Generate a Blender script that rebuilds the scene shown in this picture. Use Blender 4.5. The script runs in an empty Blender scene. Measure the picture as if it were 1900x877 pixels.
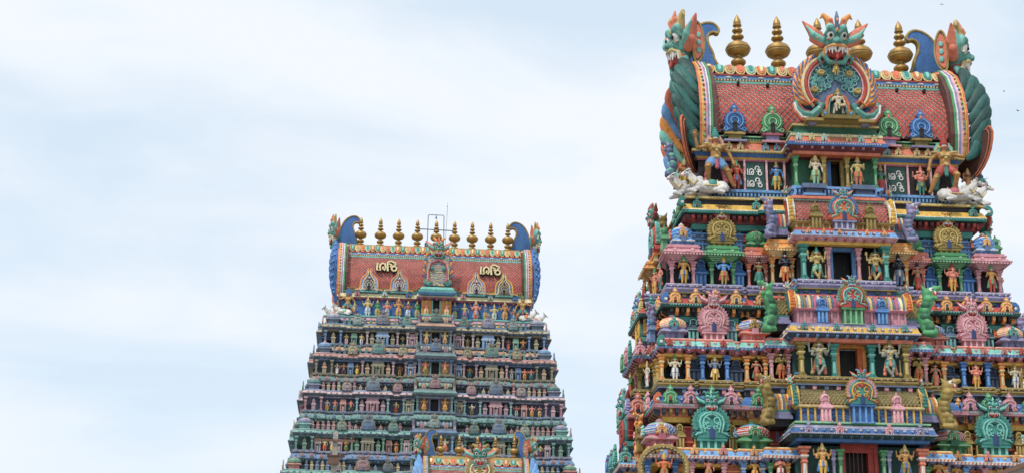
import bpy, bmesh, math, random
import numpy as np
from mathutils import Vector, Matrix, Euler
R = math.radians
rnd = random.Random(7)
S = bpy.context.scene
COL = S.collection

# ------------------------------------------------------------------ camera
cam = bpy.data.cameras.new('camera'); cam_o = bpy.data.objects.new('camera', cam); COL.objects.link(cam_o)
cam.lens = 36 * 3013 / 1900; cam.sensor_width = 36; cam.clip_end = 4000; cam.clip_start = 0.5
cam_o.matrix_world = Matrix.Translation((0, 0, 1.7)) @ Euler((R(90 + 18), 0, 0)).to_matrix().to_4x4() @ Matrix.Rotation(0.012, 4, 'Z')
S.camera = cam_o
S.view_settings.view_transform = 'Standard'; S.view_settings.look = 'None'
S.view_settings.exposure = 0.12; S.view_settings.gamma = 1.0

# ------------------------------------------------------------------ sky and sun
SUN_EL, SUN_AZ = R(58), R(212)        # azimuth measured clockwise from +Y: the sun stands behind and left of the camera
w = bpy.data.worlds.new('World'); S.world = w; w.use_nodes = True
nt = w.node_tree; N = nt.nodes; Lk = nt.links
for n in list(N): N.remove(n)
out = N.new('ShaderNodeOutputWorld'); bg = N.new('ShaderNodeBackground'); bg2 = N.new('ShaderNodeBackground')
sky = N.new('ShaderNodeTexSky'); sky.sky_type = 'NISHITA'; sky.sun_disc = False
sky.sun_elevation = SUN_EL; sky.sun_rotation = SUN_AZ; sky.air_density = 1.0; sky.dust_density = .6
Lk.new(sky.outputs[0], bg.inputs[0]); bg.inputs[1].default_value = 0.15
tc = N.new('ShaderNodeTexCoord'); mp = N.new('ShaderNodeMapping'); mp.inputs['Scale'].default_value = (1.6, 1.6, 5.0)
mp.inputs['Location'].default_value = (0.35, 0.1, 0.42)
Lk.new(tc.outputs['Generated'], mp.inputs[0])
no = N.new('ShaderNodeTexNoise'); no.inputs['Scale'].default_value = 2.2; no.inputs['Detail'].default_value = 7; no.inputs['Roughness'].default_value = 0.5
no.inputs['Distortion'].default_value = 0.35
Lk.new(mp.outputs[0], no.inputs['Vector'])
cr = N.new('ShaderNodeValToRGB'); cr.color_ramp.elements[0].position = 0.34; cr.color_ramp.elements[0].color = (.85, .85, .85, 1)
cr.color_ramp.elements[1].position = 0.56; cr.color_ramp.elements[1].color = (.96, .96, .96, 1)
Lk.new(no.outputs['Fac'], cr.inputs[0])
bg2.inputs[0].default_value = (0.865, 0.93, 1.0, 1); bg2.inputs[1].default_value = 1.03
cc_ = N.new('ShaderNodeValToRGB')                      # thin veil of cloud: pale blue where it parts, white where it is thick
cc_.color_ramp.elements[0].position = 0.36; cc_.color_ramp.elements[0].color = (.74, .86, .97, 1); cc_.color_ramp.elements[1].position = 0.58; cc_.color_ramp.elements[1].color = (.90, .945, 1.0, 1)
Lk.new(no.outputs['Fac'], cc_.inputs[0]); Lk.new(cc_.outputs[0], bg2.inputs[0]); bg2.inputs[1].default_value = 0.95
mx = N.new('ShaderNodeMixShader'); Lk.new(cr.outputs[0], mx.inputs[0]); Lk.new(bg.outputs[0], mx.inputs[1]); Lk.new(bg2.outputs[0], mx.inputs[2])
Lk.new(mx.outputs[0], out.inputs[0])
sl = bpy.data.lights.new('sun', 'SUN'); sl.energy = 2.6; sl.angle = R(5); sl.color = (1, .95, .87)
so = bpy.data.objects.new('sun', sl); COL.objects.link(so)
sd = Vector((math.sin(SUN_AZ) * math.cos(SUN_EL), math.cos(SUN_AZ) * math.cos(SUN_EL), math.sin(SUN_EL)))
so.rotation_euler = sd.to_track_quat('Z', 'Y').to_euler(); so.location = (0, 0, 90)

# ------------------------------------------------------------------ paints
PAL = dict(pink='D496A2', rose='BC6272', ltpink='EBB9BD', salmon='DE7E62', red='B84238', brick='C23A28', midteal='12605A', orange='DC7140', ltorange='EEA052',
           yellow='DDB04C', gold='A98F4B', ltgold='CDB574', olive='83722F', green='4C9A66', ltgreen='93C29A', dkgreen='1D6344', teal='36897F', seateal='56998E',
           ltteal='7CC6BB', dkteal='0B4A46', blue='3A70B2', ltblue='70A6DE', navy='27407A', lav='938FB8', ltlav='BDBAD4', slate='5D7396', dkslate='34445F',
           white='E9E6E2', cream='E6D7A6', brown='5C332B', dark='2A2326', maroon='6A222C', black='0B0A0B', skin='B5803E', stone='93958A', vpale='EBCFC4', bullwhite='DAD7D4', skinpink='D5816E',
           skinpale='CFC4AC', skinbrown='96603F', skinblue='3E86C8', skingreen='3C8A5B', skinred='C2483C', granite='8E867C', concrete='A8A49B', asphalt='4A4846', rust='6E5040')
def _lin(h):
    c = [int(h[i:i + 2], 16) / 255 for i in (0, 2, 4)]
    c = [((x + .055) / 1.055) ** 2.4 if x > .04045 else x / 12.92 for x in c]
    return [x * .95 + .022 for x in c] + [1] if max(c) > .06 else c + [1]
_m = {}
def mixrgb(T, a, b, f, typ='MIX'):
    n = T.nodes.new('ShaderNodeMix'); n.data_type = 'RGBA'; n.blend_type = typ
    for s, v in ((n.inputs[0], f), (n.inputs[6], a), (n.inputs[7], b)):
        if hasattr(v, 'links'): T.links.new(v, s)
        else: s.default_value = v
    return n.outputs[2]
def mat(name):
    if name in _m: return _m[name]
    m = bpy.data.materials.new(name); m.use_nodes = True; T = m.node_tree; b = T.nodes['Principled BSDF']; _m[name] = m
    worn_hazed = name.endswith('~'); name = name.rstrip('~')          # '~': weathered paint of the distant tower, blue-grey distance haze mixed into its colour
    def lin(h): return _lin(h) if not worn_hazed or h == PAL['black'] else [a * .54 + c * .46 for a, c in zip(_lin(h)[:3], (.25, .30, .32))] + [1]
    tc = T.nodes.new('ShaderNodeTexCoord')
    def noise(sc, det=4, lo=.35, hi=.65):
        n = T.nodes.new('ShaderNodeTexNoise'); n.inputs['Scale'].default_value = sc; n.inputs['Detail'].default_value = det
        T.links.new(tc.outputs['Object'], n.inputs['Vector'])
        r = T.nodes.new('ShaderNodeMapRange'); r.inputs[1].default_value = lo; r.inputs[2].default_value = hi
        T.links.new(n.outputs['Fac'], r.inputs[0]); return r.outputs[0]
    if name == 'brass':
        b.inputs['Base Color'].default_value = lin('B58B3C'); b.inputs['Metallic'].default_value = .6
        c = mixrgb(T, lin('AC8848'), lin('6E5A36'), noise(3, 6, .45, .8)); T.links.new(c, b.inputs['Base Color']); b.inputs['Roughness'].default_value = .48
        return m
    if name.startswith('lat_') or name.startswith('dot_') or name.startswith('str_') or name.startswith('scr_'):
        kind, ca, cb = name.split('_')
        x = T.nodes.new('ShaderNodeSeparateXYZ'); T.links.new(tc.outputs['Object'], x.inputs[0])
        def M_(op, a, c=None):
            n = T.nodes.new('ShaderNodeMath'); n.operation = op
            for i, v in enumerate((a, c)):
                if v is None: continue
                if hasattr(v, 'links'): T.links.new(v, n.inputs[i])
                else: n.inputs[i].default_value = v
            return n.outputs[0]
        h = M_('ADD', x.outputs[0], x.outputs[1])
        if kind == 'lat':
            u = M_('FRACT', M_('MULTIPLY', M_('ADD', h, x.outputs[2]), 4.2)); v = M_('FRACT', M_('MULTIPLY', M_('SUBTRACT', h, x.outputs[2]), 4.2))
            f = M_('GREATER_THAN', M_('MINIMUM', u, v), .17)
        elif kind == 'str':
            f = M_('GREATER_THAN', M_('FRACT', M_('MULTIPLY', h, 4.2)), .5)
        elif kind == 'dot':
            u = M_('SUBTRACT', M_('FRACT', M_('MULTIPLY', h, 5.5)), .5); f = M_('GREATER_THAN', M_('ABSOLUTE', u), .27)
        else:
            vo = T.nodes.new('ShaderNodeTexWave'); vo.wave_type = 'RINGS'; vo.inputs['Scale'].default_value = 1.9; vo.inputs['Distortion'].default_value = 9; vo.inputs['Detail'].default_value = 1
            vo.inputs['Detail Scale'].default_value = 1.6
            T.links.new(tc.outputs['Object'], vo.inputs['Vector']); f = M_('GREATER_THAN', vo.outputs['Fac'], .45)
        base = mixrgb(T, lin(PAL[cb]), lin(PAL[ca]), f)
    else:
        base = None; cl = lin(PAL[name])
        d = [c * .62 for c in cl[:3]] + [1]
        base = mixrgb(T, cl, d, noise(1.7, 5, .42, .78))
    grime = mixrgb(T, (1, 1, 1, 1), (.42, .38, .34, 1), noise(6.5, 6, .52, .82), 'MIX')
    base = mixrgb(T, base, grime, .8, 'MULTIPLY')
    # rain streaks running down the painted plaster
    mpg = T.nodes.new('ShaderNodeMapping'); mpg.inputs['Scale'].default_value = (7, 7, .7); T.links.new(tc.outputs['Object'], mpg.inputs[0])
    ns = T.nodes.new('ShaderNodeTexNoise'); ns.inputs['Scale'].default_value = 1.5; ns.inputs['Detail'].default_value = 3; T.links.new(mpg.outputs[0], ns.inputs['Vector'])
    r = T.nodes.new('ShaderNodeMapRange'); r.inputs[1].default_value = .56; r.inputs[2].default_value = .74; r.inputs[4].default_value = .45; T.links.new(ns.outputs['Fac'], r.inputs[0])
    base = mixrgb(T, base, (.10, .085, .075, 1), r.outputs[0])
    oi = T.nodes.new('ShaderNodeObjectInfo'); mr = T.nodes.new('ShaderNodeMapRange'); mr.inputs[3].default_value = .80; mr.inputs[4].default_value = 1.08
    T.links.new(oi.outputs['Random'], mr.inputs[0]); cb = T.nodes.new('ShaderNodeCombineColor')     # each piece was painted on its own day
    for k_ in range(3): T.links.new(mr.outputs[0], cb.inputs[k_])
    base = mixrgb(T, base, cb.outputs[0], 1.0, 'MULTIPLY')
    T.links.new(base, b.inputs['Base Color'])
    b.inputs['Roughness'].default_value = .55; b.inputs['Specular IOR Level'].default_value = .35
    bp = T.nodes.new('ShaderNodeBump'); bp.inputs['Strength'].default_value = .35; bp.inputs['Distance'].default_value = .03
    T.links.new(noise(14, 5, .2, .8), bp.inputs['Height']); T.links.new(bp.outputs[0], b.inputs['Normal'])
    return m

# ------------------------------------------------------------------ mesh builder
class MB:
    def __init__(s): s.v = []; s.f = []; s.m = []; s.r = []
    def ri(s, c):
        if c not in s.r: s.r.append(c)
        return s.r.index(c)
    def add(s, vs, fs, c):
        b = len(s.v); s.v += [tuple(v) for v in vs]; k = s.ri(c)
        for f in fs: s.f.append([b + i for i in f]); s.m.append(k)
        return s
    def box(s, x0, x1, y0, y1, z0, z1, c, tx=0, ty=0):   # tx, ty: how much the top is drawn in
        vs = [(x0, y0, z0), (x1, y0, z0), (x1, y1, z0), (x0, y1, z0), (x0 + tx, y0 + ty, z1), (x1 - tx, y0 + ty, z1), (x1 - tx, y1 - ty, z1), (x0 + tx, y1 - ty, z1)]
        return s.add(vs, [(3, 2, 1, 0), (4, 5, 6, 7), (0, 1, 5, 4), (1, 2, 6, 5), (2, 3, 7, 6), (3, 0, 4, 7)], c)
    def lathe(s, prof, n, c, at=(0, 0, 0), ph=0, sx=1, sy=1):   # prof: (r, z[, colour of the ring above])
        for i in range(len(prof) - 1):
            a, b = prof[i], prof[i + 1]; cc = a[2] if len(a) > 2 else c
            vs = []
            for q in (a, b):
                for k in range(n):
                    t = ph + 2 * math.pi * k / n
                    vs.append((at[0] + q[0] * math.cos(t) * sx, at[1] + q[0] * math.sin(t) * sy, at[2] + q[1]))
            s.add(vs, [(k, (k + 1) % n, n + (k + 1) % n, n + k) for k in range(n)], cc)
        return s
    def sq(s, prof, c, at=(0, 0, 0), sx=1, sy=1):             # square lathe, r = half width
        return s.lathe([(p[0] * 1.41421,) + tuple(p[1:]) for p in prof], 4, c, at, math.pi / 4, sx, sy)
    def tube(s, pts, r, c, n=6, flat=1.0, cap=True):
        pts = [Vector(p) for p in pts]; m = len(pts); vs = []
        rs = r if isinstance(r, (list, tuple)) else [r] * m
        for i, p in enumerate(pts):
            t = (pts[min(i + 1, m - 1)] - pts[max(i - 1, 0)])
            t = t.normalized() if t.length > 1e-6 else Vector((0, 0, 1))
            ref = Vector((0, 1, 0)) if abs(t.y) < .9 else Vector((1, 0, 0))
            a = ref.cross(t).normalized(); b = t.cross(a)
            for k in range(n):
                an = 2 * math.pi * k / n
                vs.append(p + a * math.cos(an) * rs[i] + b * math.sin(an) * rs[i] * flat)
        fs = [(i * n + k, i * n + (k + 1) % n, (i + 1) * n + (k + 1) % n, (i + 1) * n + k) for i in range(m - 1) for k in range(n)]
        if cap: fs += [tuple(range(n))[::-1], tuple(range((m - 1) * n, m * n))]
        return s.add(vs, fs, c)
    def plate(s, pts, y0, y1, c, side=None, inset=0.0, bulge=0.0):     # xz outline, y0 = front
        n = len(pts); cx = sum(p[0] for p in pts) / n; cz = sum(p[1] for p in pts) / n
        b = [(p[0], y1, p[1]) for p in pts]; f = [(p[0], y0 + bulge, p[1]) for p in pts]
        g = [(cx + (p[0] - cx) * (1 - inset), y0, cz + (p[1] - cz) * (1 - inset)) for p in pts]
        s.add(b + f, [(i, (i + 1) % n, n + (i + 1) % n, n + i) for i in range(n)] + [tuple(range(n))[::-1]], side or c)
        if bulge: s.add(f + g, [(i, (i + 1) % n, n + (i + 1) % n, n + i) for i in range(n)], side or c)
        return s.add(g, [tuple(range(n))], c)
    def ball(s, p, r, c, nu=8, nv=5):
        r = (r, r, r) if not isinstance(r, (tuple, list)) else r
        vs = [(p[0], p[1], p[2] - r[2])]
        for j in range(1, nv):
            a = -math.pi / 2 + math.pi * j / nv
            vs += [(p[0] + r[0] * math.cos(a) * math.cos(2 * math.pi * k / nu), p[1] + r[1] * math.cos(a) * math.sin(2 * math.pi * k / nu), p[2] + r[2] * math.sin(a)) for k in range(nu)]
        vs.append((p[0], p[1], p[2] + r[2])); L = len(vs) - 1
        fs = [(0, 1 + (k + 1) % nu, 1 + k) for k in range(nu)] + [(L, L - nu + k, L - nu + (k + 1) % nu) for k in range(nu)]
        fs += [(1 + j * nu + k, 1 + j * nu + (k + 1) % nu, 1 + (j + 1) * nu + (k + 1) % nu, 1 + (j + 1) * nu + k) for j in range(nv - 2) for k in range(nu)]
        return s.add(vs, fs, c)
    def sweep(s, plan, prof):                                   # prof: (out, z, colour to next)
        n = len(plan); off = []
        for i in range(n):
            p, q, r = plan[i - 1], plan[i], plan[(i + 1) % n]
            n1 = Vector((q[1] - p[1], p[0] - q[0])).normalized(); n2 = Vector((r[1] - q[1], q[0] - r[0])).normalized()
            o = n1 + n2 if abs(n1.dot(n2)) < .5 else n1
            off.append(o)
        for a, b in zip(prof, prof[1:]):
            vs = [(plan[i][0] + off[i].x * q[0], plan[i][1] + off[i].y * q[0], q[1]) for q in (a, b) for i in range(n)]
            s.add(vs, [(i, (i + 1) % n, n + (i + 1) % n, n + i) for i in range(n)], a[2])
        return s
    def rows(s, plan, z0, z1, o0, o1, step, wd, c, c2=None, shape='box', ymax=None):   # brackets or beads all along a plan
        n = len(plan); k = 0
        for i in range(n):
            p = Vector(plan[i]); q = Vector(plan[(i + 1) % n]); d = q - p; L = d.length
            if L < wd: continue
            d.normalize(); nr = Vector((d.y, -d.x))
            if ymax is not None and p.y > ymax and q.y > ymax: continue
            m = max(1, int(L / step)); st = L / m
            for j in range(m):
                a = p + d * (st * (j + .5)); cc = c if (c2 is None or k % 2) else c2; k += 1
                if shape == 'box':
                    x = [a - d * wd / 2 + nr * o0, a + d * wd / 2 + nr * o0, a + d * wd / 2 + nr * o1, a - d * wd / 2 + nr * o1]
                    zl = z0 + (z1 - z0) * .45
                    vs = [(x[0].x, x[0].y, z0), (x[1].x, x[1].y, z0), (x[2].x, x[2].y, zl), (x[3].x, x[3].y, zl)] + [(t.x, t.y, z1) for t in x]
                    s.add(vs, [(0, 1, 2, 3), (4, 5, 6, 7), (0, 1, 5, 4), (1, 2, 6, 5), (2, 3, 7, 6), (3, 0, 4, 7)], cc)
                else:
                    s.ball((a.x + nr.x * o1, a.y + nr.y * o1, (z0 + z1) / 2), (wd / 2, wd / 2, (z1 - z0) / 2), cc, 6, 4)
        return s
    def turn(s, M, i0=0):
        s.v[i0:] = [tuple(M @ Vector(v)) for v in s.v[i0:]]; return s
    def mesh(s, name, smooth=0):
        me = bpy.data.meshes.new(name); me.from_pydata(s.v, [], s.f)
        for r in s.r: me.materials.append(mat(r) if (r in PAL or '_' in r or r == 'brass') else None)
        me['roles'] = list(s.r)
        me.polygons.foreach_set('material_index', s.m)
        bm = bmesh.new(); bm.from_mesh(me); bmesh.ops.recalc_face_normals(bm, faces=bm.faces); bm.to_mesh(me); bm.free()
        if smooth:
            me.polygons.foreach_set('use_smooth', [True] * len(me.polygons))
            try: me.set_sharp_from_angle(angle=R(smooth))
            except Exception: pass
        me.update(); return me

def put(me, name, parent=None, loc=(0, 0, 0), rz=0, sc=1, cm=None, rot=None, **pr):
    if isinstance(me, MB): me = me.mesh(name, pr.pop('smooth', 0))
    o = bpy.data.objects.new(name, me); COL.objects.link(o)
    o.location = loc; o.rotation_euler = rot if rot else (0, 0, rz); o.scale = (sc, sc, sc) if not isinstance(sc, tuple) else sc
    if parent: o.parent = parent
    if cm is not None:
        for i, r in enumerate(me['roles']):
            s_ = o.material_slots[i]; s_.link = 'OBJECT'; s_.material = mat(cm.get(r, r) if (r in cm or r in PAL or '_' in r or r == 'brass') else 'gold')
    for k, v in pr.items(): o[k] = v
    return o
def empty(name, loc, rz, label, cat, group=None, sc=1):
    o = bpy.data.objects.new(name, None); COL.objects.link(o); o.location = loc; o.rotation_euler = (0, 0, rz); o.scale = (sc,) * 3
    o.empty_display_size = .3; o['label'] = label; o['category'] = cat
    if group: o['group'] = group
    return o
class Tower:                                                     # local frame: x along the front, -y to the viewer
    def __init__(s, loc, rz, sc=1): s.M = Matrix.Translation(loc) @ Matrix.Rotation(rz, 4, 'Z') @ Matrix.Scale(sc, 4); s.rz = rz; s.sc = sc; s.loc = loc
    def w(s, x, y, z): return s.M @ Vector((x, y, z))

# ------------------------------------------------------------------ rounded figures grown from capsules
def cap(a, b, r0, r1=None, role='A'): return ('c', Vector(a), Vector(b), r0, r1 if r1 is not None else r0, role)
def ell(p, r, role='A'): return ('e', Vector(p), Vector(r) if not isinstance(r, (int, float)) else Vector((r, r, r)), 0, 0, role)
def grow(name, prims, voxel, smooth=2):
    bm = bmesh.new()
    for t, a, b, r0, r1, role in prims:
        if t == 'e':
            bmesh.ops.create_icosphere(bm, subdivisions=2, radius=1, matrix=Matrix.Translation(a) @ Matrix.Diagonal((*b, 1)))
        else:
            d = b - a; L = max(d.length, 1e-4); Q = d.to_track_quat('Z', 'Y').to_matrix().to_4x4()
            bmesh.ops.create_cone(bm, cap_ends=True, segments=10, radius1=r0, radius2=r1, depth=L, matrix=Matrix.Translation((a + b) / 2) @ Q)
            for p, r in ((a, r0), (b, r1)): bmesh.ops.create_icosphere(bm, subdivisions=1 if r < .03 else 2, radius=r * 1.03, matrix=Matrix.Translation(p))
    me = bpy.data.meshes.new(name + '_src'); bm.to_mesh(me); bm.free()
    o = bpy.data.objects.new('tmp', me); COL.objects.link(o)
    m = o.modifiers.new('r', 'REMESH'); m.mode = 'VOXEL'; m.voxel_size = voxel
    if smooth: q = o.modifiers.new('s', 'SMOOTH'); q.factor = .5; q.iterations = smooth
    dg = bpy.context.evaluated_depsgraph_get(); dg.update()
    res = bpy.data.meshes.new_from_object(o.evaluated_get(dg)); res.name = name
    bpy.data.objects.remove(o); bpy.data.meshes.remove(me)
    nf = len(res.polygons); c = np.empty(nf * 3); res.polygons.foreach_get('center', c); c = c.reshape(-1, 3)
    roles = []; best = np.full(nf, 1e9); idx = np.zeros(nf, int)
    for t, a, b, r0, r1, role in prims:
        if role not in roles: roles.append(role)
        if t == 'e':
            q = np.linalg.norm((c - np.array(a)) / np.array(b), axis=1); d = (q - 1) * min(b)
        else:
            ab = np.array(b - a); L2 = max(ab.dot(ab), 1e-9); u = np.clip(((c - np.array(a)) @ ab) / L2, 0, 1)
            d = np.linalg.norm(c - (np.array(a) + u[:, None] * ab), axis=1) - (r0 + (r1 - r0) * u)
        if role in ('pupil', 'eye', 'tooth', 'lip', 'hairline'): d = d - .012
        k = d < best; best[k] = d[k]; idx[k] = roles.index(role)
    res.materials.clear()
    for r in roles: res.materials.append(None)
    res.polygons.foreach_set('material_index', idx.astype(int).tolist()); res.polygons.foreach_set('use_smooth', [True] * nf)
    res['roles'] = roles; res.update(); return res

def hand(p, d, palm, s=1.0, role='A', spread=.3):       # a palm, four unequal fingers and a thumb
    p, d, n = Vector(p), Vector(d).normalized(), Vector(palm).normalized(); sdv = d.cross(n).normalized(); L = []
    L.append(cap(p, p + d * .035 * s, .016 * s, .02 * s, role))
    for k, ln in ((-1.5, .030), (-.5, .038), (.5, .041), (1.5, .036)):
        a = p + d * .045 * s + sdv * k * .011 * s; e = a + (d + sdv * k * .14 * spread + n * .18).normalized() * ln * s
        L.append(cap(a, e, .0062 * s, .0045 * s, role))
    a = p + d * .012 * s + sdv * .016 * s; L.append(cap(a, a + (d * .7 + sdv * .8).normalized() * .03 * s, .0075 * s, .005 * s, role))
    return L
def figure(pose, fine=False):
    """unit figure: soles at z=0, top of the head at z=1, facing -y. roles: A skin, B garment, C gold, D scarf, hair"""
    L = []; belly = 0; f = .012
    legs = {'stand': ((.055, .0, .50, .06, -.01, .27, .062, 0, .035), (-.055, 0, .50, -.06, -.01, .27, -.062, 0, .035)),
            'cross': ((.06, 0, .50, .075, -.03, .27, .02, .0, .035), (-.05, 0, .50, -.11, -.06, .29, .045, -.05, .05)),
            'stride': ((.06, 0, .50, .17, -.06, .31, .27, -.02, .035), (-.07, 0, .50, -.16, -.10, .36, -.12, .02, .10)),
            'sit': ((.06, 0, .50, .17, -.12, .47, .02, -.17, .42), (-.06, 0, .50, -.13, -.17, .47, -.10, -.15, .24))}[
        {'guard': 'cross', 'giant': 'stride', 'seat': 'sit'}.get(pose, 'stand')]
    fem = pose == 'lady'; gan = pose == 'elephant'
    for hx, hy, hz, kx, ky, kz, ax, ay, az in legs:
        th = .06 if not gan else .07
        col = 'B' if pose in ('lady', 'four', 'two', 'pray', 'elephant', 'sage') else 'A'
        mx_ = ((hx + kx) / 2, (hy + ky) / 2, (hz + kz) / 2)
        L += [cap((hx, hy, hz), (kx, ky, kz), th, .042, 'B' if pose != 'giant' else 'A'), cap((hx, hy, hz), mx_, th * 1.1, .062, 'B'), cap((kx, ky, kz), (ax, ay, az), .042, .025, col)]
        L += [cap((ax, ay + .01, az - .012), (ax * 1.05, ay - .075, az - .02), .02, .016, 'A')]
        L += [ell((ax, ay, az + .02), (.032, .032, .012), 'C')]
    if fem: L += [cap((0, 0, .45), (0, -.005, .12), .09, .085, 'B')]
    tw = .085 if not gan else .12
    L += [ell((0, 0, .52), (.10 if not gan else .125, .075, .06), 'B'), ell((0, -.01, .555), (.105, .08, .016), 'C')]
    L += [cap((0, 0, .58), (0, 0, .66), .072 if not gan else .11, .07 if not gan else .1, 'A'), ell((0, .0, .745), (.115, .07, .085), 'A'),
          cap((-.09, .0, .79), (.09, 0, .79), .045, .045, 'A'), cap((0, 0, .80), (0, -.005, .88), .034, .032, 'A')]
    if gan: L += [ell((0, -.05, .62), (.12, .1, .1), 'A')]
    if fem: L += [ell((.05, -.06, .745), .042, 'D'), ell((-.05, -.06, .745), .042, 'D')]
    # necklaces, sacred thread, sash and skirt folds
    L += [cap((-.06, -.05, .80), (0, -.078, .74), .012, .014, 'C'), cap((.06, -.05, .80), (0, -.078, .74), .012, .014, 'C'), cap((-.03, -.078, .72), (.06, -.078, .62), .007, .007, 'C'),
          cap((0, -.075, .52), (0, -.07, .36), .022, .03, 'D'), cap((.11, .0, .53), (.15, .02, .22), .02, .035, 'D'), cap((-.11, 0, .53), (-.15, .02, .22), .02, .035, 'D')]
    # head
    if gan:
        L += [ell((0, -.01, .93), (.07, .068, .07), 'A'), ell((.10, .02, .93), (.055, .014, .06), 'A'), ell((-.10, .02, .93), (.055, .014, .06), 'A'),
              cap((0, -.07, .91), (.0, -.11, .82), .032, .026, 'A'), cap((0, -.11, .82), (-.04, -.11, .72), .026, .02, 'A'), cap((-.04, -.11, .72), (-.08, -.12, .74), .02, .014, 'A'),
              cap((.03, -.08, .88), (.06, -.13, .86), .01, .007, 'tooth')]
    else:
        L += [ell((0, -.005, .935), (.056, .06, .068), 'A'), cap((0, -.062, .94), (0, -.072, .922), .009, .012, 'A'), ell((0, -.055, .90), (.022, .014, .007), 'lip'),
              ell((0, -.035, .885), (.03, .025, .022), 'A'), ell((.058, 0, .93), (.012, .018, .028), 'C'), ell((-.058, 0, .93), (.012, .018, .028), 'C'),
              ell((0, .015, .955), (.06, .06, .058), 'hair')]
        if pose in ('giant', 'guard'): L += [cap((-.005, -.066, .91), (-.035, -.055, .913), .007, .005, 'hair'), cap((.005, -.066, .91), (.035, -.055, .913), .007, .005, 'hair')]
        if pose == 'sage': L += [cap((0, -.05, .88), (0, -.075, .76), .035, .02, 'hair'), cap((.06, .02, .92), (.08, .02, .78), .03, .02, 'hair'), cap((-.06, .02, .92), (-.08, .02, .78), .03, .02, 'hair'), ell((0, .0, 1.02), (.045, .045, .05), 'hair')]
    for sx in (-1, 1):
        L += [ell((sx * .022, -.056 if not gan else -.07, .943), (.0125, .009, .008), 'eye'), ell((sx * .022, -.065 if not gan else -.079, .943), (.006, .006, .006), 'pupil')]
    def arm(s, el, wr, hd, palm=(0, -1, 0), r=.034):
        sh = (s * .135, 0, .79)
        L.extend([ell(sh, .042, 'A'), cap(sh, el, r, r * .78, 'A'), cap(el, wr, r * .78, r * .55, 'A'),
                  ell(tuple((Vector(sh) * .45 + Vector(el) * .55)), (r * 1.25, r * 1.25, .014), 'C'), ell(wr, (r * .85, r * .85, .014), 'C')])
        if fine: L.extend(hand(wr, hd, palm, 1.55))
        else: L.extend([ell(tuple(Vector(wr) + Vector(hd).normalized() * .03), (.022, .016, .03), 'A')])
    if pose == 'giant':
        arm(1, (.22, .01, .68), (.27, -.06, .50), (.1, -.2, -1), (-1, 0, 0)); arm(-1, (-.30, -.03, .73), (-.34, -.05, .94), (-.1, -.1, 1))
    elif pose == 'sage': arm(1, (.19, .0, .66), (.04, -.12, .70), (-1, -.2, .3)); arm(-1, (-.19, 0, .66), (-.02, -.12, .68), (1, -.2, .3))
    elif pose == 'pray': arm(1, (.18, -.01, .66), (.015, -.12, .72), (-.1, 0, 1)); arm(-1, (-.18, -.01, .66), (-.015, -.12, .72), (.1, 0, 1))
    elif pose in ('two', 'lady'):
        arm(1, (.21, .02, .66), (.20, -.07, .52), (.1, -.1, -1)); arm(-1, (-.19, 0, .66), (-.17, -.10, .78), (-.1, -.1, 1))
    elif pose == 'seat': arm(1, (.2, 0, .66), (.17, -.12, .55), (0, -1, -.2)); arm(-1, (-.2, 0, .66), (-.15, -.12, .70), (0, -.1, 1))
    else:
        arm(1, (.20, .0, .65), (.15, -.10, .60), (0, -1, .1)); arm(-1, (-.20, 0, .65), (-.16, -.10, .62), (0, -.6, .6))
        arm(1, (.25, .03, .74), (.27, .0, .90), (.1, -.1, 1), r=.03); arm(-1, (-.25, .03, .74), (-.27, .0, .90), (-.1, -.1, 1), r=.03)
    L = [(t, a, b if t == 'c' else (b * 1.06 if r_ in ('A', 'B') else b), r0 * (1.2 if r0 > .014 else 1), r1 * (1.2 if r0 > .014 else 1), r_) for t, a, b, r0, r1, r_ in L]
    if pose in ('guard', 'giant'):
        L += [cap((-.08, .02, .50), (-.15, .04, .12), .03, .05, 'D'), cap((.08, .02, .50), (.17, .04, .14), .03, .05, 'D')]
        for s in (-1, 1):
            L += [ell((s * .15, -.01, .825), (.065, .05, .028), 'C'), ell((s * .05, -.085, .745), (.035, .02, .035), 'C')]
            for kx, ky, kz, ax, ay, az in [q[3:] for q in legs]: L += [ell((kx, ky - .03, kz), (.035, .03, .02), 'C')]
        L += [ell((0, -.095, .69), (.03, .018, .03), 'C'), ell((0, -.10, .56), (.04, .025, .035), 'C')]
    return L
FIG = {}
for ps in ('stand4', 'two', 'lady', 'sage', 'pray', 'elephant', 'seat'):
    FIG[ps] = grow('statue_' + ps, figure({'stand4': 'four'}.get(ps, ps)), .0115)
FIG['guard'] = grow('statue_guard', figure('guard', True), .0078)
FIG['giant'] = grow('statue_giant', figure('giant', True), .0065)
LOW = {ps: grow('statue_low_' + ps, [p for p in figure(q) if p[3] > .012 or p[0] == 'e' and min(p[2]) > .011], .026, 1) for ps, q in (('stand4', 'four'), ('two', 'two'), ('lady', 'lady'), ('pray', 'pray'))}
# crowns, halos, clubs
def crown_mesh():
    m = MB(); m.lathe([(.066, .955), (.07, .97), (.075, .985), (.062, 1.0), (.066, 1.02), (.055, 1.04), (.058, 1.06), (.042, 1.085), (.044, 1.1), (.026, 1.13), (.03, 1.145), (.0, 1.18)], 10, 'C', (0, 0, 0))
    for s in (-1, 1): m.ball((s * .075, 0, .935), (.022, .014, .03), 'D', 6, 4)
    return m.mesh('crown', 50)
def halo_mesh():
    m = MB(); n = 18
    pts = [((.145 + .012 * (i % 2)) * math.cos(2 * math.pi * i / n - math.pi / 2), .90 + (.15 + .012 * (i % 2)) * math.sin(2 * math.pi * i / n - math.pi / 2)) for i in range(n)]
    m.plate(pts, .05, .085, 'C', 'D'); m.tube([(.105 * math.cos(t), .045, .90 + .11 * math.sin(t)) for t in [2 * math.pi * i / 14 for i in range(15)]], .012, 'D', 5, cap=False)
    return m.mesh('halo')
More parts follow.
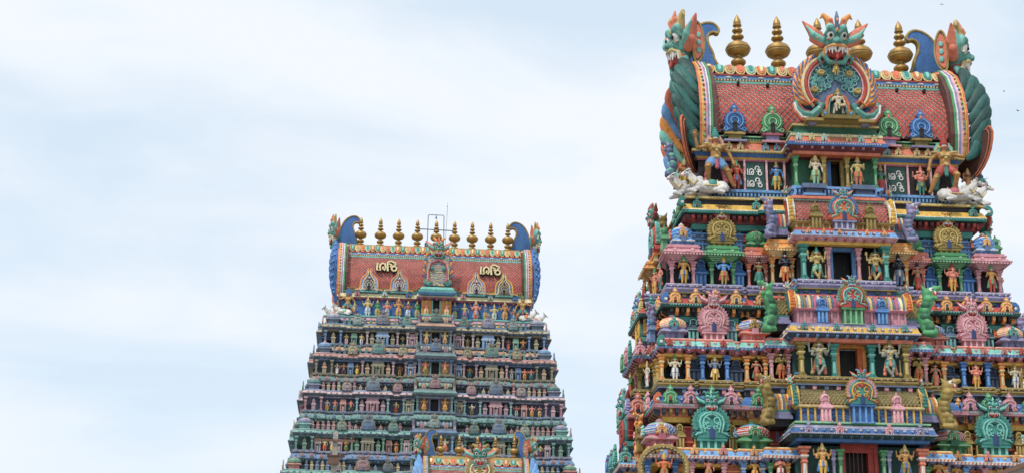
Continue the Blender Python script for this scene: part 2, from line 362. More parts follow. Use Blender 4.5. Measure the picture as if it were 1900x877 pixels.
def club_mesh():
    m = MB(); m.lathe([(.0, 0), (.04, .02), (.05, .06), (.035, .11), (.016, .13), (.014, .46), (.024, .48), (.0, .5)], 8, 'C'); return m.mesh('club', 50)
CROWN, HALO, CLUB = crown_mesh(), halo_mesh(), club_mesh()
def ring(cx, y, cz, rx, rz, r, n=16, a0=0, a1=2 * math.pi):
    return [(cx + rx * math.cos(a0 + (a1 - a0) * i / n), y, cz + rz * math.sin(a0 + (a1 - a0) * i / n)) for i in range(n + 1)]
def statue(T, pose, x, y, z, h, skin, cloth, label, group, rz=0, acc='gold', scarf='red', crown='ltgold', halo=None, club=0, mirror=False, low=False, cat='statue'):
    me = (LOW if low else FIG)[pose]
    cm = dict(A=skin, B=cloth, C=acc, D=scarf, hair='black', eye='white', pupil='black', lip='rose', tooth='white')
    sc = h * T.sc
    o = put(me, 'statue', None, T.w(x, y, z), T.rz + rz, ((-sc if mirror else sc) * (1.16 if pose == 'giant' else 1.1), sc, sc), cm); o['label'] = label; o['category'] = cat
    if group: o['group'] = group
    if crown: put(CROWN, 'crown', o, cm=dict(C=crown, D=acc))
    if halo: put(HALO, 'halo', o, cm=dict(C=halo, D=acc))
    if club: put(CLUB, 'club', o, (.235, -.10, .02), cm=dict(C='gold'))
    return o
# bull, mask and guardian beast
def bull_prims():
    L = [ell((0, 0, .38), (.62, .26, .26)), ell((-.45, 0, .36), (.28, .27, .27)), ell((.38, 0, .42), (.26, .24, .27)), ell((.36, 0, .68), (.15, .1, .13)),
         cap((.52, 0, .55), (.78, -.02, .86), .19, .13), cap((.80, -.03, .93), (1.03, -.12, .80), .13, .075), ell((1.05, -.13, .78), (.07, .07, .06), 'B'),
         cap((.80, .12, 1.0), (.78, .26, 1.0), .05, .02), cap((.80, -.17, 1.0), (.76, -.30, .98), .05, .02),
         cap((.76, .07, 1.03), (.72, .12, 1.24), .035, .012, 'D'), cap((.76, -.11, 1.03), (.70, -.16, 1.24), .035, .012, 'D'),
         cap((.5, -.22, .22), (.85, -.27, .13), .1, .07), cap((.85, -.27, .13), (.55, -.33, .07), .07, .055), ell((.52, -.34, .06), (.08, .06, .055), 'D'), cap((.5, .2, .22), (.85, .25, .12), .1, .07),
         cap((-.5, -.22, .25), (-.15, -.33, .16), .15, .09), cap((-.15, -.33, .14), (-.5, -.36, .07), .075, .05), ell((-.54, -.36, .06), (.07, .06, .05), 'D'),
         cap((-.72, 0, .42), (-.82, -.12, .12), .04, .03, 'D'),
         ell((-.08, -.02, .44), (.26, .275, .24), 'C'), cap((-.33, -.24, .40), (-.3, 0, .66), .03, .03, 'gold'), cap((.17, -.24, .40), (.14, 0, .68), .03, .03, 'gold'), cap((-.33, -.265, .36), (.17, -.265, .36), .028, .028, 'gold'),
         cap((.50, -.2, .55), (.62, -.17, .42), .035, .035, 'gold'), cap((.62, -.17, .42), (.8, -.10, .66), .03, .03, 'gold'), cap((.86, -.12, .98), (.98, -.19, .86), .014, .014, 'D'),
         ell((.87, -.15, .94), (.03, .02, .024), 'pupil'), ell((.87, .07, .94), (.03, .02, .024), 'pupil')]
    return L
BULL = grow('bull', bull_prims(), .02)
def mask_prims():
    L = [ell((0, 0, 0), (.34, .24, .30)), ell((0, -.2, -.06), (.17, .15, .11)), cap((0, -.26, .0), (0, -.34, -.06), .05, .055), ell((0, -.05, -.27), (.28, .18, .15), 'mouth')]
    for s in (-1, 1):
        L += [ell((s * .055, -.35, -.08), .035), ell((s * .17, -.2, .08), .085, 'eye'), ell((s * .175, -.275, .07), .042, 'pupil'),
              cap((s * .05, -.24, .13), (s * .18, -.22, .22), .035, .085), cap((s * .18, -.22, .22), (s * .31, -.14, .10), .08, .03), ell((s * .17, -.15, .25), (.11, .12, .10), 'E'),
              cap((s * .07, -.22, .02), (s * .27, -.2, .0), .018, .018, 'C'),
              cap((0, -.31, -.16), (s * .16, -.28, -.15), .03, .03, 'C'), cap((s * .16, -.28, -.15), (s * .30, -.18, -.2), .03, .03, 'C'), cap((s * .3, -.18, -.2), (s * .33, -.14, -.36), .03, .03, 'C'),
              cap((s * .05, -.26, -.2), (s * .05, -.27, -.27), .032, .026, 'tooth'), cap((s * .13, -.25, -.2), (s * .135, -.27, -.34), .036, .012, 'tooth'), cap((s * .2, -.22, -.2), (s * .2, -.24, -.3), .032, .012, 'tooth'), cap((s * .26, -.19, -.2), (s * .265, -.2, -.34), .034, .01, 'tooth'),
              cap((s * .33, .0, .06), (s * .58, -.02, .16), .08, .13, 'B'), cap((s * .58, -.02, .16), (s * .86, -.02, .40), .13, .02, 'B'), cap((s * .33, 0, -.08), (s * .6, -.02, .02), .1, .08, 'B'),
              cap((s * .36, -.08, .0), (s * .6, -.13, .09), .07, .075, 'E'), cap((s * .6, -.13, .09), (s * .77, -.1, .28), .065, .015, 'E'), ell((s * .5, -.16, .02), .03, 'C'), ell((s * .62, -.15, .08), .025, 'D'),
              cap((s * .15, -.08, .24), (s * .22, -.1, .44), .10, .085, 'C'), cap((s * .22, -.1, .44), (s * .34, -.1, .54), .085, .05, 'C'), cap((s * .34, -.1, .54), (s * .42, -.1, .46), .05, .02, 'C'),
              cap((s * .10, -.17, .28), (s * .16, -.2, .42), .04, .05, 'B'),
              cap((s * .30, -.1, -.34), (s * .20, -.14, -.50), .075, .06), cap((s * .20, -.14, -.50), (s * .04, -.14, -.50), .06, .04), cap((s * .33, -.05, -.3), (s * .44, -.08, -.42), .06, .04), cap((s * .44, -.08, -.42), (s * .38, -.1, -.52), .04, .025)]
    L += [cap((0, -.2, .18), (0, -.16, .48), .045, .06, 'D'), cap((0, -.16, .48), (0, -.14, .62), .06, .02, 'D'), ell((0, -.25, .2), .035, 'C'), ell((0, -.24, .42), .035, 'C'), cap((0, -.22, -.28), (0, -.26, -.42), .045, .035, 'tongue')]
    return L
MASK = grow('mask', mask_prims(), .016)
MASKL = grow('mask_low', [p for p in mask_prims() if p[3] > .028 or p[0] == 'e'], .04, 1)
def beast_prims():     # upright maned beast, 1 unit tall, facing -y
    L = []; P = [(0, -.10, .05), (0, .04, .16), (0, .10, .32), (0, .06, .50), (0, -.03, .66), (0, -.03, .8)]
    for a, b, r in zip(P, P[1:], (.10, .115, .12, .12, .11)): L.append(cap(a, b, r, r * .96))
    for i in range(6): L += [ell((s * .09, -.06 + .10 * math.sin(i * .62), .14 + .115 * i), (.055, .10, .065), 'A' if i % 2 else 'B') for s in (-1, 1)]
    L += [ell((0, -.04, .86), (.12, .13, .10)), cap((0, -.1, .89), (0, -.27, .93), .08, .05), cap((0, -.08, .80), (0, -.2, .73), .065, .035), ell((0, -.15, .83), (.055, .09, .05), 'mouth'),
          cap((0, -.22, .92), (0, -.17, .99), .03, .02), cap((.07, .02, .93), (.10, .06, 1.02), .04, .01), cap((-.07, .02, .93), (-.10, .06, 1.02), .04, .01)]
    for s in (-1, 1): L += [ell((s * .07, -.13, .91), .028, 'eye'), ell((s * .08, -.15, .91), .015, 'pupil'), cap((s * .03, -.19, .87), (s * .03, -.2, .82), .013, .005, 'tooth'), cap((s * .1, -.1, .02), (s * .1, .05, .04), .06, .05)]
    return L
BEAST = grow('beast', beast_prims(), .017)
mcm = lambda A, B='red', C='ltgold', D='blue': dict(A=A, B=B, C=C, D=D, E=tint(A), eye='white', pupil='black', tooth='white', mouth='red', tongue='red')
def beast(T, x, y, z, h, col, label, group, rz=0, col2=None):
    o = put(BEAST, 'guardian_beast', None, T.w(x, y, z), T.rz + rz, (h * .8 * T.sc, h * T.sc, h * T.sc), dict(A=col, B=col2 or col, eye='white', pupil='black', tooth='white', mouth='red'))
    o['label'] = label; o['category'] = 'guardian beast'; o['group'] = group; return o

# ------------------------------------------------------------------ ornament meshes (roles A body, B edge, C heart)
def soft(pts, n=2, closed=True):       # corner-cutting smoother for outlines
    for _ in range(n):
        q = []; m_ = len(pts)
        for i in range(m_ if closed else m_ - 1):
            a, b = pts[i], pts[(i + 1) % m_]; q += [tuple(a[k] * .75 + b[k] * .25 for k in range(len(a))), tuple(a[k] * .25 + b[k] * .75 for k in range(len(a)))]
        pts = q if closed else [pts[0]] + q + [pts[-1]]
    return pts
def half(pts): return pts + [(-x, z) for x, z in reversed(pts) if abs(x) > 1e-6]
def small_arch():      # 1 wide, ~1.25 high, back at y=0
    m = MB()
    o = half([(.16, 0), (.47, 0), (.52, .09), (.44, .2), (.38, .27), (.46, .42), (.45, .58), (.34, .72), (.2, .8), (.13, .84), (.15, .9), (.2, .98), (.12, 1.08), (0, 1.25)])
    m.plate(o, -.16, 0, 'A', None, .1, .05)
    m.tube([(.40, -.18, .1), (.33, -.19, .17), (.28, -.19, .3), (.34, -.19, .45), (.28, -.19, .6), (0, -.19, .72), (-.28, -.19, .6), (-.34, -.19, .45), (-.28, -.19, .3), (-.33, -.19, .17), (-.40, -.18, .1)], .035, 'B', 5)
    m.tube([(.16, -.17, .03), (.15, -.18, .25), (.17, -.18, .42), (0, -.19, .52), (-.17, -.18, .42), (-.15, -.18, .25), (-.16, -.17, .03)], .032, 'B', 5)
    m.ball((0, -.17, .36), (.09, .05, .13), 'C'); m.ball((0, -.17, .95), (.10, .08, .1), 'B')
    m.box(-.12, .12, -.165, -.15, .02, .22, 'dark')
    return m.mesh('small_arch')
def scroll_arch():     # lobed horseshoe, 1 wide, 1.35 high
    m = MB(); o = []
    for i in range(19):
        t = -math.pi * .42 + i / 18 * math.pi * .92; r = .46 + (.05 if i % 2 else 0)
        o.append((r * math.cos(t), .48 + r * math.sin(t) * 1.0))
    o = [(.14, 0), (.5, 0), (.56, .07), (.5, .14)] + [p for p in o if p[1] > .14 and p[0] > .13] + [(.12, .98), (.2, 1.05), (.16, 1.15), (.08, 1.22), (0, 1.38)]
    m.plate(half(o), -.17, 0, 'A', None, .08, .05)
    for rr, cc in ((.36, 'B'), (.26, 'A'), (.17, 'B')):
        P = ring(0, -.2, .5, rr, rr, 0, 14, -math.pi * .28, math.pi * 1.28); e = P[0]
        P = [(.34 * .9, -.19, .06), (e[0] * .62, -.19, .16)] + P + [(-e[0] * .62, -.19, .16), (-.34 * .9, -.19, .06)] if rr > .3 else P
        m.tube(P, .038, cc, 5)
    for s in (-1, 1): m.tube(ring(s * .40, -.19, .1, .075, .075, 0, 8), .03, 'B', 5, cap=False)
    m.ball((0, -.2, .92), (.08, .07, .09), 'C'); m.ball((0, -.16, 1.1), (.09, .08, .1), 'B'); m.box(-.09, .09, -.2, -.16, .02, .4, 'dark'); m.ball((0, -.17, .4), (.09, .06, .1), 'dark')
    return m.mesh('scroll_arch')
def grand_arch():      # 1 wide, .95 high, with flame feathers; a mask sits on top
    m = MB()
    for s in (-1, 1):
        for i in range(9):
            t = -.35 + i * .215; p = Vector((math.cos(t) * .36, 0, .44 + math.sin(t) * .36)); d = Vector((math.cos(t + .25), 0, math.sin(t + .25)))
            q = p + d * .2; n = Vector((-d.z, 0, d.x))
            m.plate([(s * v.x, v.z) for v in (p - n * .055, p + d * .1 - n * .075, q, p + d * .09 + n * .07, p + n * .055)], -.14, -.02, 'F', 'B', .15, .03)
    o = half([(.12, 0), (.44, 0), (.54, .06), (.52, .17), (.42, .18), (.33, .2), (.38, .3), (.42, .46), (.37, .64), (.22, .78), (.0, .82)])
    m.plate(o, -.2, 0, 'A', None, .06, .05)
    P = lambda k, yy: [(.46 * 1, yy, .08), (.40, yy, .13), (.27 * k, yy, .16), (.31 * k, yy, .3), (.34 * k, yy, .46), (.29 * k, yy, .6), (.16 * k, yy, .70), (0, yy, .735)]
    for k, cc, r in ((1.0, 'B', .028), (.72, 'D', .026)):
        q = P(k, -.215) if k == 1 else [(x * k, y, z * .9 + .02) for x, y, z in P(1, -.215)[2:]]
        m.tube(q + [(-x, y, z) for x, y, z in reversed(q[:-1])], r, cc, 5)
    for s in (-1, 1):
        for cx, cz, r_ in ((.15, .5, .085), (.2, .33, .06), (.09, .3, .04)): m.tube(ring(s * cx, -.215, cz, r_, r_, 0, 9, .3, 5.6), .02, 'B', 5)
        m.tube(ring(s * .46, -.2, .1, .055, .055, 0, 8), .022, 'C', 5, cap=False)
    m.ball((0, -.21, .62), (.06, .05, .06), 'C'); m.box(-.07, .07, -.225, -.19, .0, .26, 'navy'); m.ball((0, -.2, .26), (.07, .03, .07), 'navy')
    return m.mesh('grand_arch')
ARCH, SCROLL, GRAND = small_arch(), scroll_arch(), grand_arch()
def tint(c):
    return {'pink': 'ltpink', 'salmon': 'ltpink', 'rose': 'ltpink', 'red': 'salmon', 'orange': 'ltorange', 'ltorange': 'cream', 'gold': 'ltgold', 'olive': 'gold', 'green': 'ltgreen', 'dkgreen': 'green', 'teal': 'ltteal',
            'blue': 'ltblue', 'ltblue': 'white', 'navy': 'blue', 'lav': 'ltlav', 'seateal': 'ltteal', 'slate': 'ltblue', 'dkslate': 'slate', 'yellow': 'cream', 'ltgold': 'cream', 'ltteal': 'white', 'cream': 'white', 'skin': 'ltgold', 'ltpink': 'white'}.get(c, 'white')
def arch(P, x, y, z, wd, col, edge=None, heart='red', rz=0, kind=None, hs=1.0, name='horseshoe_arch'):
    return put(kind or ARCH, name, P, (x, y, z), rz, (wd, wd, wd * hs), dict(A=col, B=edge or tint(col), C=heart, D=tint(col), F=col))
def grand(P, x, y, z, wd, col, edge=None, heart='red', F=None, D=None, mask=None, rz=0, ms=.62, mz=1.12, low=False, mB='red', mC=None, pedestal=0.0, pcol=None):
    o = put(GRAND, 'grand_arch', P, (x, y, z), rz, wd, dict(A=col, B=edge or tint(col), C=heart, D=D or tint(col), F=F or col))
    put(MASKL if low else MASK, 'beast_mask', o, (0, -.12, mz), 0, ms, mcm(mask or col, mB, mC or tint(col), D or tint(col)))
    if pedestal:
        m = MB(); w_ = .34; h = pedestal / wd
        for s in (-.3, -.1, .1, .3): m.box(s - .035, s + .035, -.16, -.09, -h, -.06, 'B')
        m.box(-.36, .36, -.1, .1, -h, -.06, 'A'); m.box(-.42, .42, -.2, .1, -.07, -.001, 'A'); m.box(-.4, .4, -.19, .1, -h - .03, -h, 'B')
        put(m, 'pedestal', o, cm=dict(A=pcol or col, B=tint(pcol or col)))
    return o

# pillars, pavilions, miniature shrines ------------------------------------
def pillar_mesh():
    m = MB(); m.sq([(.5, 0), (.5, .06), (.38, .08), (.40, .10), (.30, .12), (.26, .5), (.34, .53), (.34, .56), (.27, .58), (.27, .66, 'B'), (.42, .70, 'B'), (.44, .74), (.30, .77), (.3, .8), (.46, .84), (.48, .88, 'B'), (.36, .9), (.62, .94), (.66, 1.0)], 'A')
    m.box(-.2, .2, -.33, -.27, .14, .48, 'B', .08, 0)
    return m.mesh('pillar')
PIL = pillar_mesh()
def pillar(P, x, y, z, h, wd, col, edge=None, rz=0, name='pillar', ring_=None):
    return put(PIL, name, P, (x, y, z), rz, (wd, wd, h), dict(A=col, B=edge or tint(col)))
def roof_mesh():       # flaring stepped pavilion roof: 1 wide, 1 high (z 0 = underside)
    m = MB(); m.sq([(.30, 0), (.30, .08), (.36, .10, 'B'), (.36, .16), (.42, .18, 'B'), (.42, .25), (.48, .27, 'B'), (.48, .34), (.66, .40), (.68, .48, 'B'), (.64, .52), (.54, .62), (.50, .74), (.50, .78, 'B'), (.54, .80), (.54, .88, 'B'), (.48, .9), (.48, 1.0, 'B'), (.0, 1.02)], 'A', sy=.8)
    for s in (-1, 1):
        m.ball((s * .28, -.47, .64), (.07, .05, .10), 'B', 6, 4); m.ball((s * .57, -.36, .58), (.06, .06, .12), 'A', 6, 4)
    for i in range(13): m.box(-.60 + i * .1 - .03, -.60 + i * .1 + .03, -.55, -.5, .31, .39, 'B')
    return m.mesh('pavilion_roof')
PROOF = roof_mesh()
def pavilion(P, x, y, z, wd, h, col, rz=0, roof=True, back='dark', edge=None):
    m = MB(); m.box(-wd * .42, wd * .42, wd * .18, wd * .5, 0, h * .7, back)
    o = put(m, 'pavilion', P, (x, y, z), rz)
    for s in (-1, 1): pillar(o, s * wd * .34, -wd * .12, 0, h * .62, wd * .17, col, edge)
    put(PROOF, 'pavilion_roof', o, (0, .02, h * .6), 0, (wd, wd, h * .42), dict(A=col, B=edge or tint(col)))
    return o
def niche_mesh():      # a slim miniature shrine: 1 wide, ~2 high
    m = MB(); 
    for s in (-.33, 0, .33): m.box(s - .08, s + .08, -.3, -.2, .05, .75, 'B')
    m.box(-.42, .42, -.2, .2, .05, .75, 'A'); m.sq([(.5, 0), (.5, .06), (.45, .07)], 'A', sy=.7)
    m.sq([(.42, .75), (.6, .84, 'B'), (.62, .9), (.5, 1.02), (.4, 1.1), (.4, 1.16, 'B'), (.3, 1.2)], 'A', sy=.65)
    m.lathe([(.3, 1.18), (.42, 1.3), (.44, 1.45), (.36, 1.6), (.2, 1.72), (.08, 1.76), (.12, 1.83), (.0, 1.98)], 8, 'A', (0, 0, 0), 0, 1, .7)
    m.tube([(.3, -.32, 1.22), (.22, -.33, 1.32), (.28, -.33, 1.48), (.12, -.33, 1.62), (-.12, -.33, 1.62), (-.28, -.33, 1.48), (-.22, -.33, 1.32), (-.3, -.32, 1.22)], .05, 'B', 5)
    return m.mesh('niche_shrine')
NICHE = niche_mesh()
def niche(P, x, y, z, wd, h, col, edge=None, rz=0): return put(NICHE, 'miniature_shrine', P, (x, y, z), rz, (wd, wd, h / 1.98), dict(A=col, B=edge or tint(col)))
def kuta_mesh():       # corner shrine with a domed roof, 1 wide, ~1.45 high
    m = MB(); m.sq([(.40, 0), (.40, .3), (.42, .3)], 'B')
    for s in (-.36, -.13, .13, .36): m.box(s - .04, s + .04, -.44, -.38, .02, .3, 'C'); m.box(-.44, -.38, s - .04, s + .04, .02, .3, 'C')
    m.sq([(.42, .3), (.56, .36, 'D'), (.57, .42), (.46, .5), (.40, .56), (.40, .6, 'D'), (.44, .62)], 'B')
    m.lathe([(.46, .60, 'D'), (.53, .64), (.58, .78), (.57, .95), (.47, 1.08, 'D'), (.44, 1.12, 'E'), (.33, 1.2, 'E'), (.2, 1.26, 'D'), (.1, 1.28, 'D'), (.14, 1.36, 'D'), (0, 1.5)], 8, 'A', ph=math.pi / 8)
    m.box(-.12, .12, -.62, -.4, .32, .62, 'C')
    return m.mesh('domed_shrine')
KUTA = kuta_mesh()
def kuta(P, x, y, z, wd, h, dome, body, trim, arch_c, top='orange', rz=0):
    o = put(KUTA, 'domed_shrine', P, (x, y, z), rz, (wd, wd, h / 1.5), dict(A=dome, B=body, C=trim, D=tint(body), E=top))
    arch(o, 0, -.53, .6, .42, arch_c, name='dome_arch', hs=1.1); arch(o, -.53, 0, .6, .42, top, rz=-math.pi / 2, name='dome_arch')
    return o

# barrel roofs ----------------------------------------------------------------
def vaultprof(yf, d, z0, z1, n=9, belly=.06):     # front half profile from the eave to the crown, then down the back
    P = []
    for i in range(n + 1):
        t = i / n * math.pi / 2
        P.append((yf + d * (1 - math.cos(t)) - belly * math.sin(2 * t), z0 + (z1 - z0) * math.sin(t) ** .95))
    return P
def vault(m, P, x0, x1, c):
    Q = P + [(2 * P[-1][0] - y, z) for y, z in reversed(P[:-1])]
    vs = [(x, y, z) for x in (x0, x1) for y, z in Q]; n = len(Q)
    return m.add(vs, [(i, i + 1, n + i + 1, n + i) for i in range(n - 1)] + [tuple(range(n)), tuple(range(n, 2 * n))], c)
def tiles(P, x0, x1, wd, red, pale, f0=0.0, f1=1.0):
    """every rhombic scale of a barrel roof as raised geometry"""
    m = MB(); seg = [0]
    for a, b in zip(P, P[1:]): seg.append(seg[-1] + math.dist(a, b))
    Lt = seg[-1]
    def at(s):
        s = min(max(s, 0), Lt - 1e-5); i = max(k for k in range(len(seg)) if seg[k] <= s); i = min(i, len(P) - 2)
        u = (s - seg[i]) / (seg[i + 1] - seg[i]); a, b = P[i], P[i + 1]; t = Vector((b[0] - a[0], b[1] - a[1])).normalized()
        return a[0] + (b[0] - a[0]) * u, a[1] + (b[1] - a[1]) * u, -t.y, t.x
    hw = wd / 2; hh = wd * .56; rows_ = int((f1 - f0) * Lt / hh)
    for r in range(rows_):
        s = f0 * Lt + r * hh + hh
        n = int((x1 - x0) / wd)
        for k in range(n):
            x = x0 + (k + .5 + (.5 if r % 2 else 0)) * wd
            if x + hw > x1: continue
            for rad, lift, c in ((.90, .03, pale), (.76, .06, red)):
                vs = []
                for dx, ds, l2 in ((0, -1, 1.5), (1, 0, 1.0), (0, 1, .3), (-1, 0, 1.0)):
                    sh = -.03 if c == pale else .17
                    y, z, ny, nz = at(s + (ds * rad + sh) * hh); vs.append((x + dx * rad * hw, y + ny * lift * l2, z + nz * lift * l2))
                m.add(vs, [(0, 1, 2, 3)], c)
    return m
def bands(m, P, x0, x1, cols, wd, r):          # barrel ribs in alternating paints
    x = x0; k = 0
    while x < x1 - 1e-3:
        c = cols[k % len(cols)]; w_ = wd * (1.0 if k % 2 else .6); xm = min(x + w_, x1)
        vs = [(xx, y - (r if 0 < j < 3 else 0), z) for j, xx in enumerate((x, x + (xm - x) * .15, x + (xm - x) * .85, xm)) for y, z in P]; n = len(P)
        m.add(vs, [(j * n + i, j * n + i + 1, (j + 1) * n + i + 1, (j + 1) * n + i) for j in range(3) for i in range(n - 1)], c); x = xm; k += 1
    return m
def end_gable(P, x, y, z, d, h, s, cols, lead, sc=1):
    """lion-faced gable closing a small barrel roof; seen edge-on from the front"""
    a, b, c = cols; m = MB()
    th = .28 * sc
    o = half([(d * .9, 0), (d * 1.12, h * .25), (d * 1.1, h * .6), (d * .75, h * .95), (0, h * 1.12)])
    i0 = 0; m.plate(o, -th / 2, th / 2, a, c, .12, th * .2)
    m.turn(Matrix.Rotation(math.pi / 2 * (1 if s > 0 else -1), 4, 'Z'))
    for i in range(7):                                        # feather lobes down the front rim
        t = i / 6; m.ball((s * .06, -d * (1.12 - .35 * t * t), h * (.08 + .85 * t)), (th * .55, .12 * sc + .05, h * .1), b, 7, 5)
    m.tube([(s * .2 * sc, -d * (1.14 - .3 * (i / 6) ** 2), h * (.02 + .9 * i / 6)) for i in range(7)], .045 * sc, c, 5)
    m.tube([(-s * .12 * sc, -d * (1.1 - .3 * (i / 6) ** 2), h * (.02 + .9 * i / 6)) for i in range(7)], .05 * sc, 'ltgold', 5)
    o = put(m, 'gable', P, (x, y, z))
    put(MASKL, 'beast_mask', o, (s * .12 * sc, -d * .55, h * 1.28), s * math.pi / 2 - s * .5, .42 * sc, mcm(lead, 'orange', 'ltgold', 'blue'))
    q = MB(); pts = [(0, 0), (.12, .28), (.30, .55), (.34, .72), (.22, .80), (.10, .70), (.2, .9), (.42, .86), (.48, .62), (.42, .35), (.5, .1), (.55, 0)]
    q.plate([(px_ * s * -1, pz_) for px_, pz_ in pts], -.06, .06, 'ltblue', 'lav'); put(q, 'crest', o, (-s * .1 * sc, -d * .1, h * 1.0), 0, .9 * sc)
    return o

# plans ------------------------------------------------------------------------
def plan(hx, hy, fb=(), sb=()):
    L = []
    def side(a, b, bays):       # points along an edge param a..b with projections
        pts = [(a, 0)]
        for u0, u1, p in sorted(bays):
            pts += [(u0, pts[-1][1]), (u0, p)]
            nxt = [q for q in bays if abs(q[0] - u1) < 1e-6]
            pts += [(u1, p)] + ([] if nxt else [(u1, 0)])
        pts.append((b, 0)); o = []
        for q in pts:
            if not o or math.dist(o[-1], q) > 1e-6: o.append(q)
        return o
    for x, p in side(-hx, hx, fb): L.append((x, -hy - p))
    for y, p in side(-hy, hy, sb): L.append((hx + p, y))
    L.append((hx, hy)); L.append((-hx, hy))
    for y, p in reversed(side(-hy, hy, sb)): L.append((-hx - p, y))
    o = []
    for q in L:
        if not o or math.dist(o[-1], q) > 1e-6: o.append(q)
    if math.dist(o[0], o[-1]) < 1e-6: o.pop()
    # drop collinear points
    r = []
    for i in range(len(o)):
        a, b, c = Vector(o[i - 1]), Vector(o[i]), Vector(o[(i + 1) % len(o)])
        if abs((b - a).cross(c - b)) > 1e-6: r.append(o[i])
    return r
def slab(m, hx, hy, fb, sb, z0, z1, c, g=0.0):
    m.box(-hx - g, hx + g, -hy - g, hy + g, z0, z1, c)
    for i, (a, b, p) in enumerate(fb): m.box(a - g, b + g, -hy - p - g, -hy, z0 + .002 * (i + 1), z1 - .002 * (i + 1), c)
    for i, (a, b, p) in enumerate(sb):
        for s in (-1, 1): m.box(min(s * hx, s * (hx + p + g)), max(s * hx, s * (hx + p + g)), a - g, b + g, z0 + .003, z1 - .003, c)
# ------------------------------------------------------------------ shared builders for roofs and finials
def finial_mesh():
    m = MB(); m.lathe([(.0, 0), (.5, .0), (.48, .06), (.24, .13), (.19, .2), (.2, .26), (.36, .31), (.43, .4), (.42, .5), (.34, .58), (.2, .63), (.17, .72), (.2, .8), (.42, .84), (.6, .94), (.69, 1.08), (.70, 1.2), (.69, 1.3), (.6, 1.45), (.42, 1.57), (.22, 1.63), (.14, 1.69), (.14, 1.76),
        (.28, 1.81), (.36, 1.89), (.34, 1.98), (.22, 2.05), (.13, 2.09), (.13, 2.16), (.25, 2.2), (.31, 2.28), (.28, 2.37), (.16, 2.43), (.12, 2.47), (.12, 2.54), (.25, 2.58), (.26, 2.62), (.20, 2.66), (.22, 2.78), (.19, 2.92), (.1, 3.1), (0, 3.28)], 24, 'brass')
    m.lathe([(.70, 1.17), (.73, 1.2), (.70, 1.23)], 24, 'brass'); return m.mesh('finial', 60)
FINIAL = finial_mesh()
def finial(T, x, z, sc, label, group, h=1.0, y=0):
    o = put(FINIAL, 'brass_finial', None, T.w(x, y, z), T.rz, (sc * T.sc, sc * T.sc, sc * h * T.sc)); o['label'] = label; o['category'] = 'finial'; o['group'] = group; return o
def petal_mesh():
    m = MB(); a = [(-.5, 0), (.5, 0), (.5, .55), (.36, .86), (.12, 1), (-.12, 1), (-.36, .86), (-.5, .55)]
    a = [(x, 1 - z) for x, z in a]
    for k, c, y in ((.98, 'B', 0), (.72, 'A', -.06), (.34, 'C', -.11)):
        m.plate([(x * k, 1 + (z - 1) * (k * .5 + .5)) for x, z in a], y - .06, y + .02, c, None, .08, .02)
    return m.mesh('petal')
PETAL = petal_mesh()
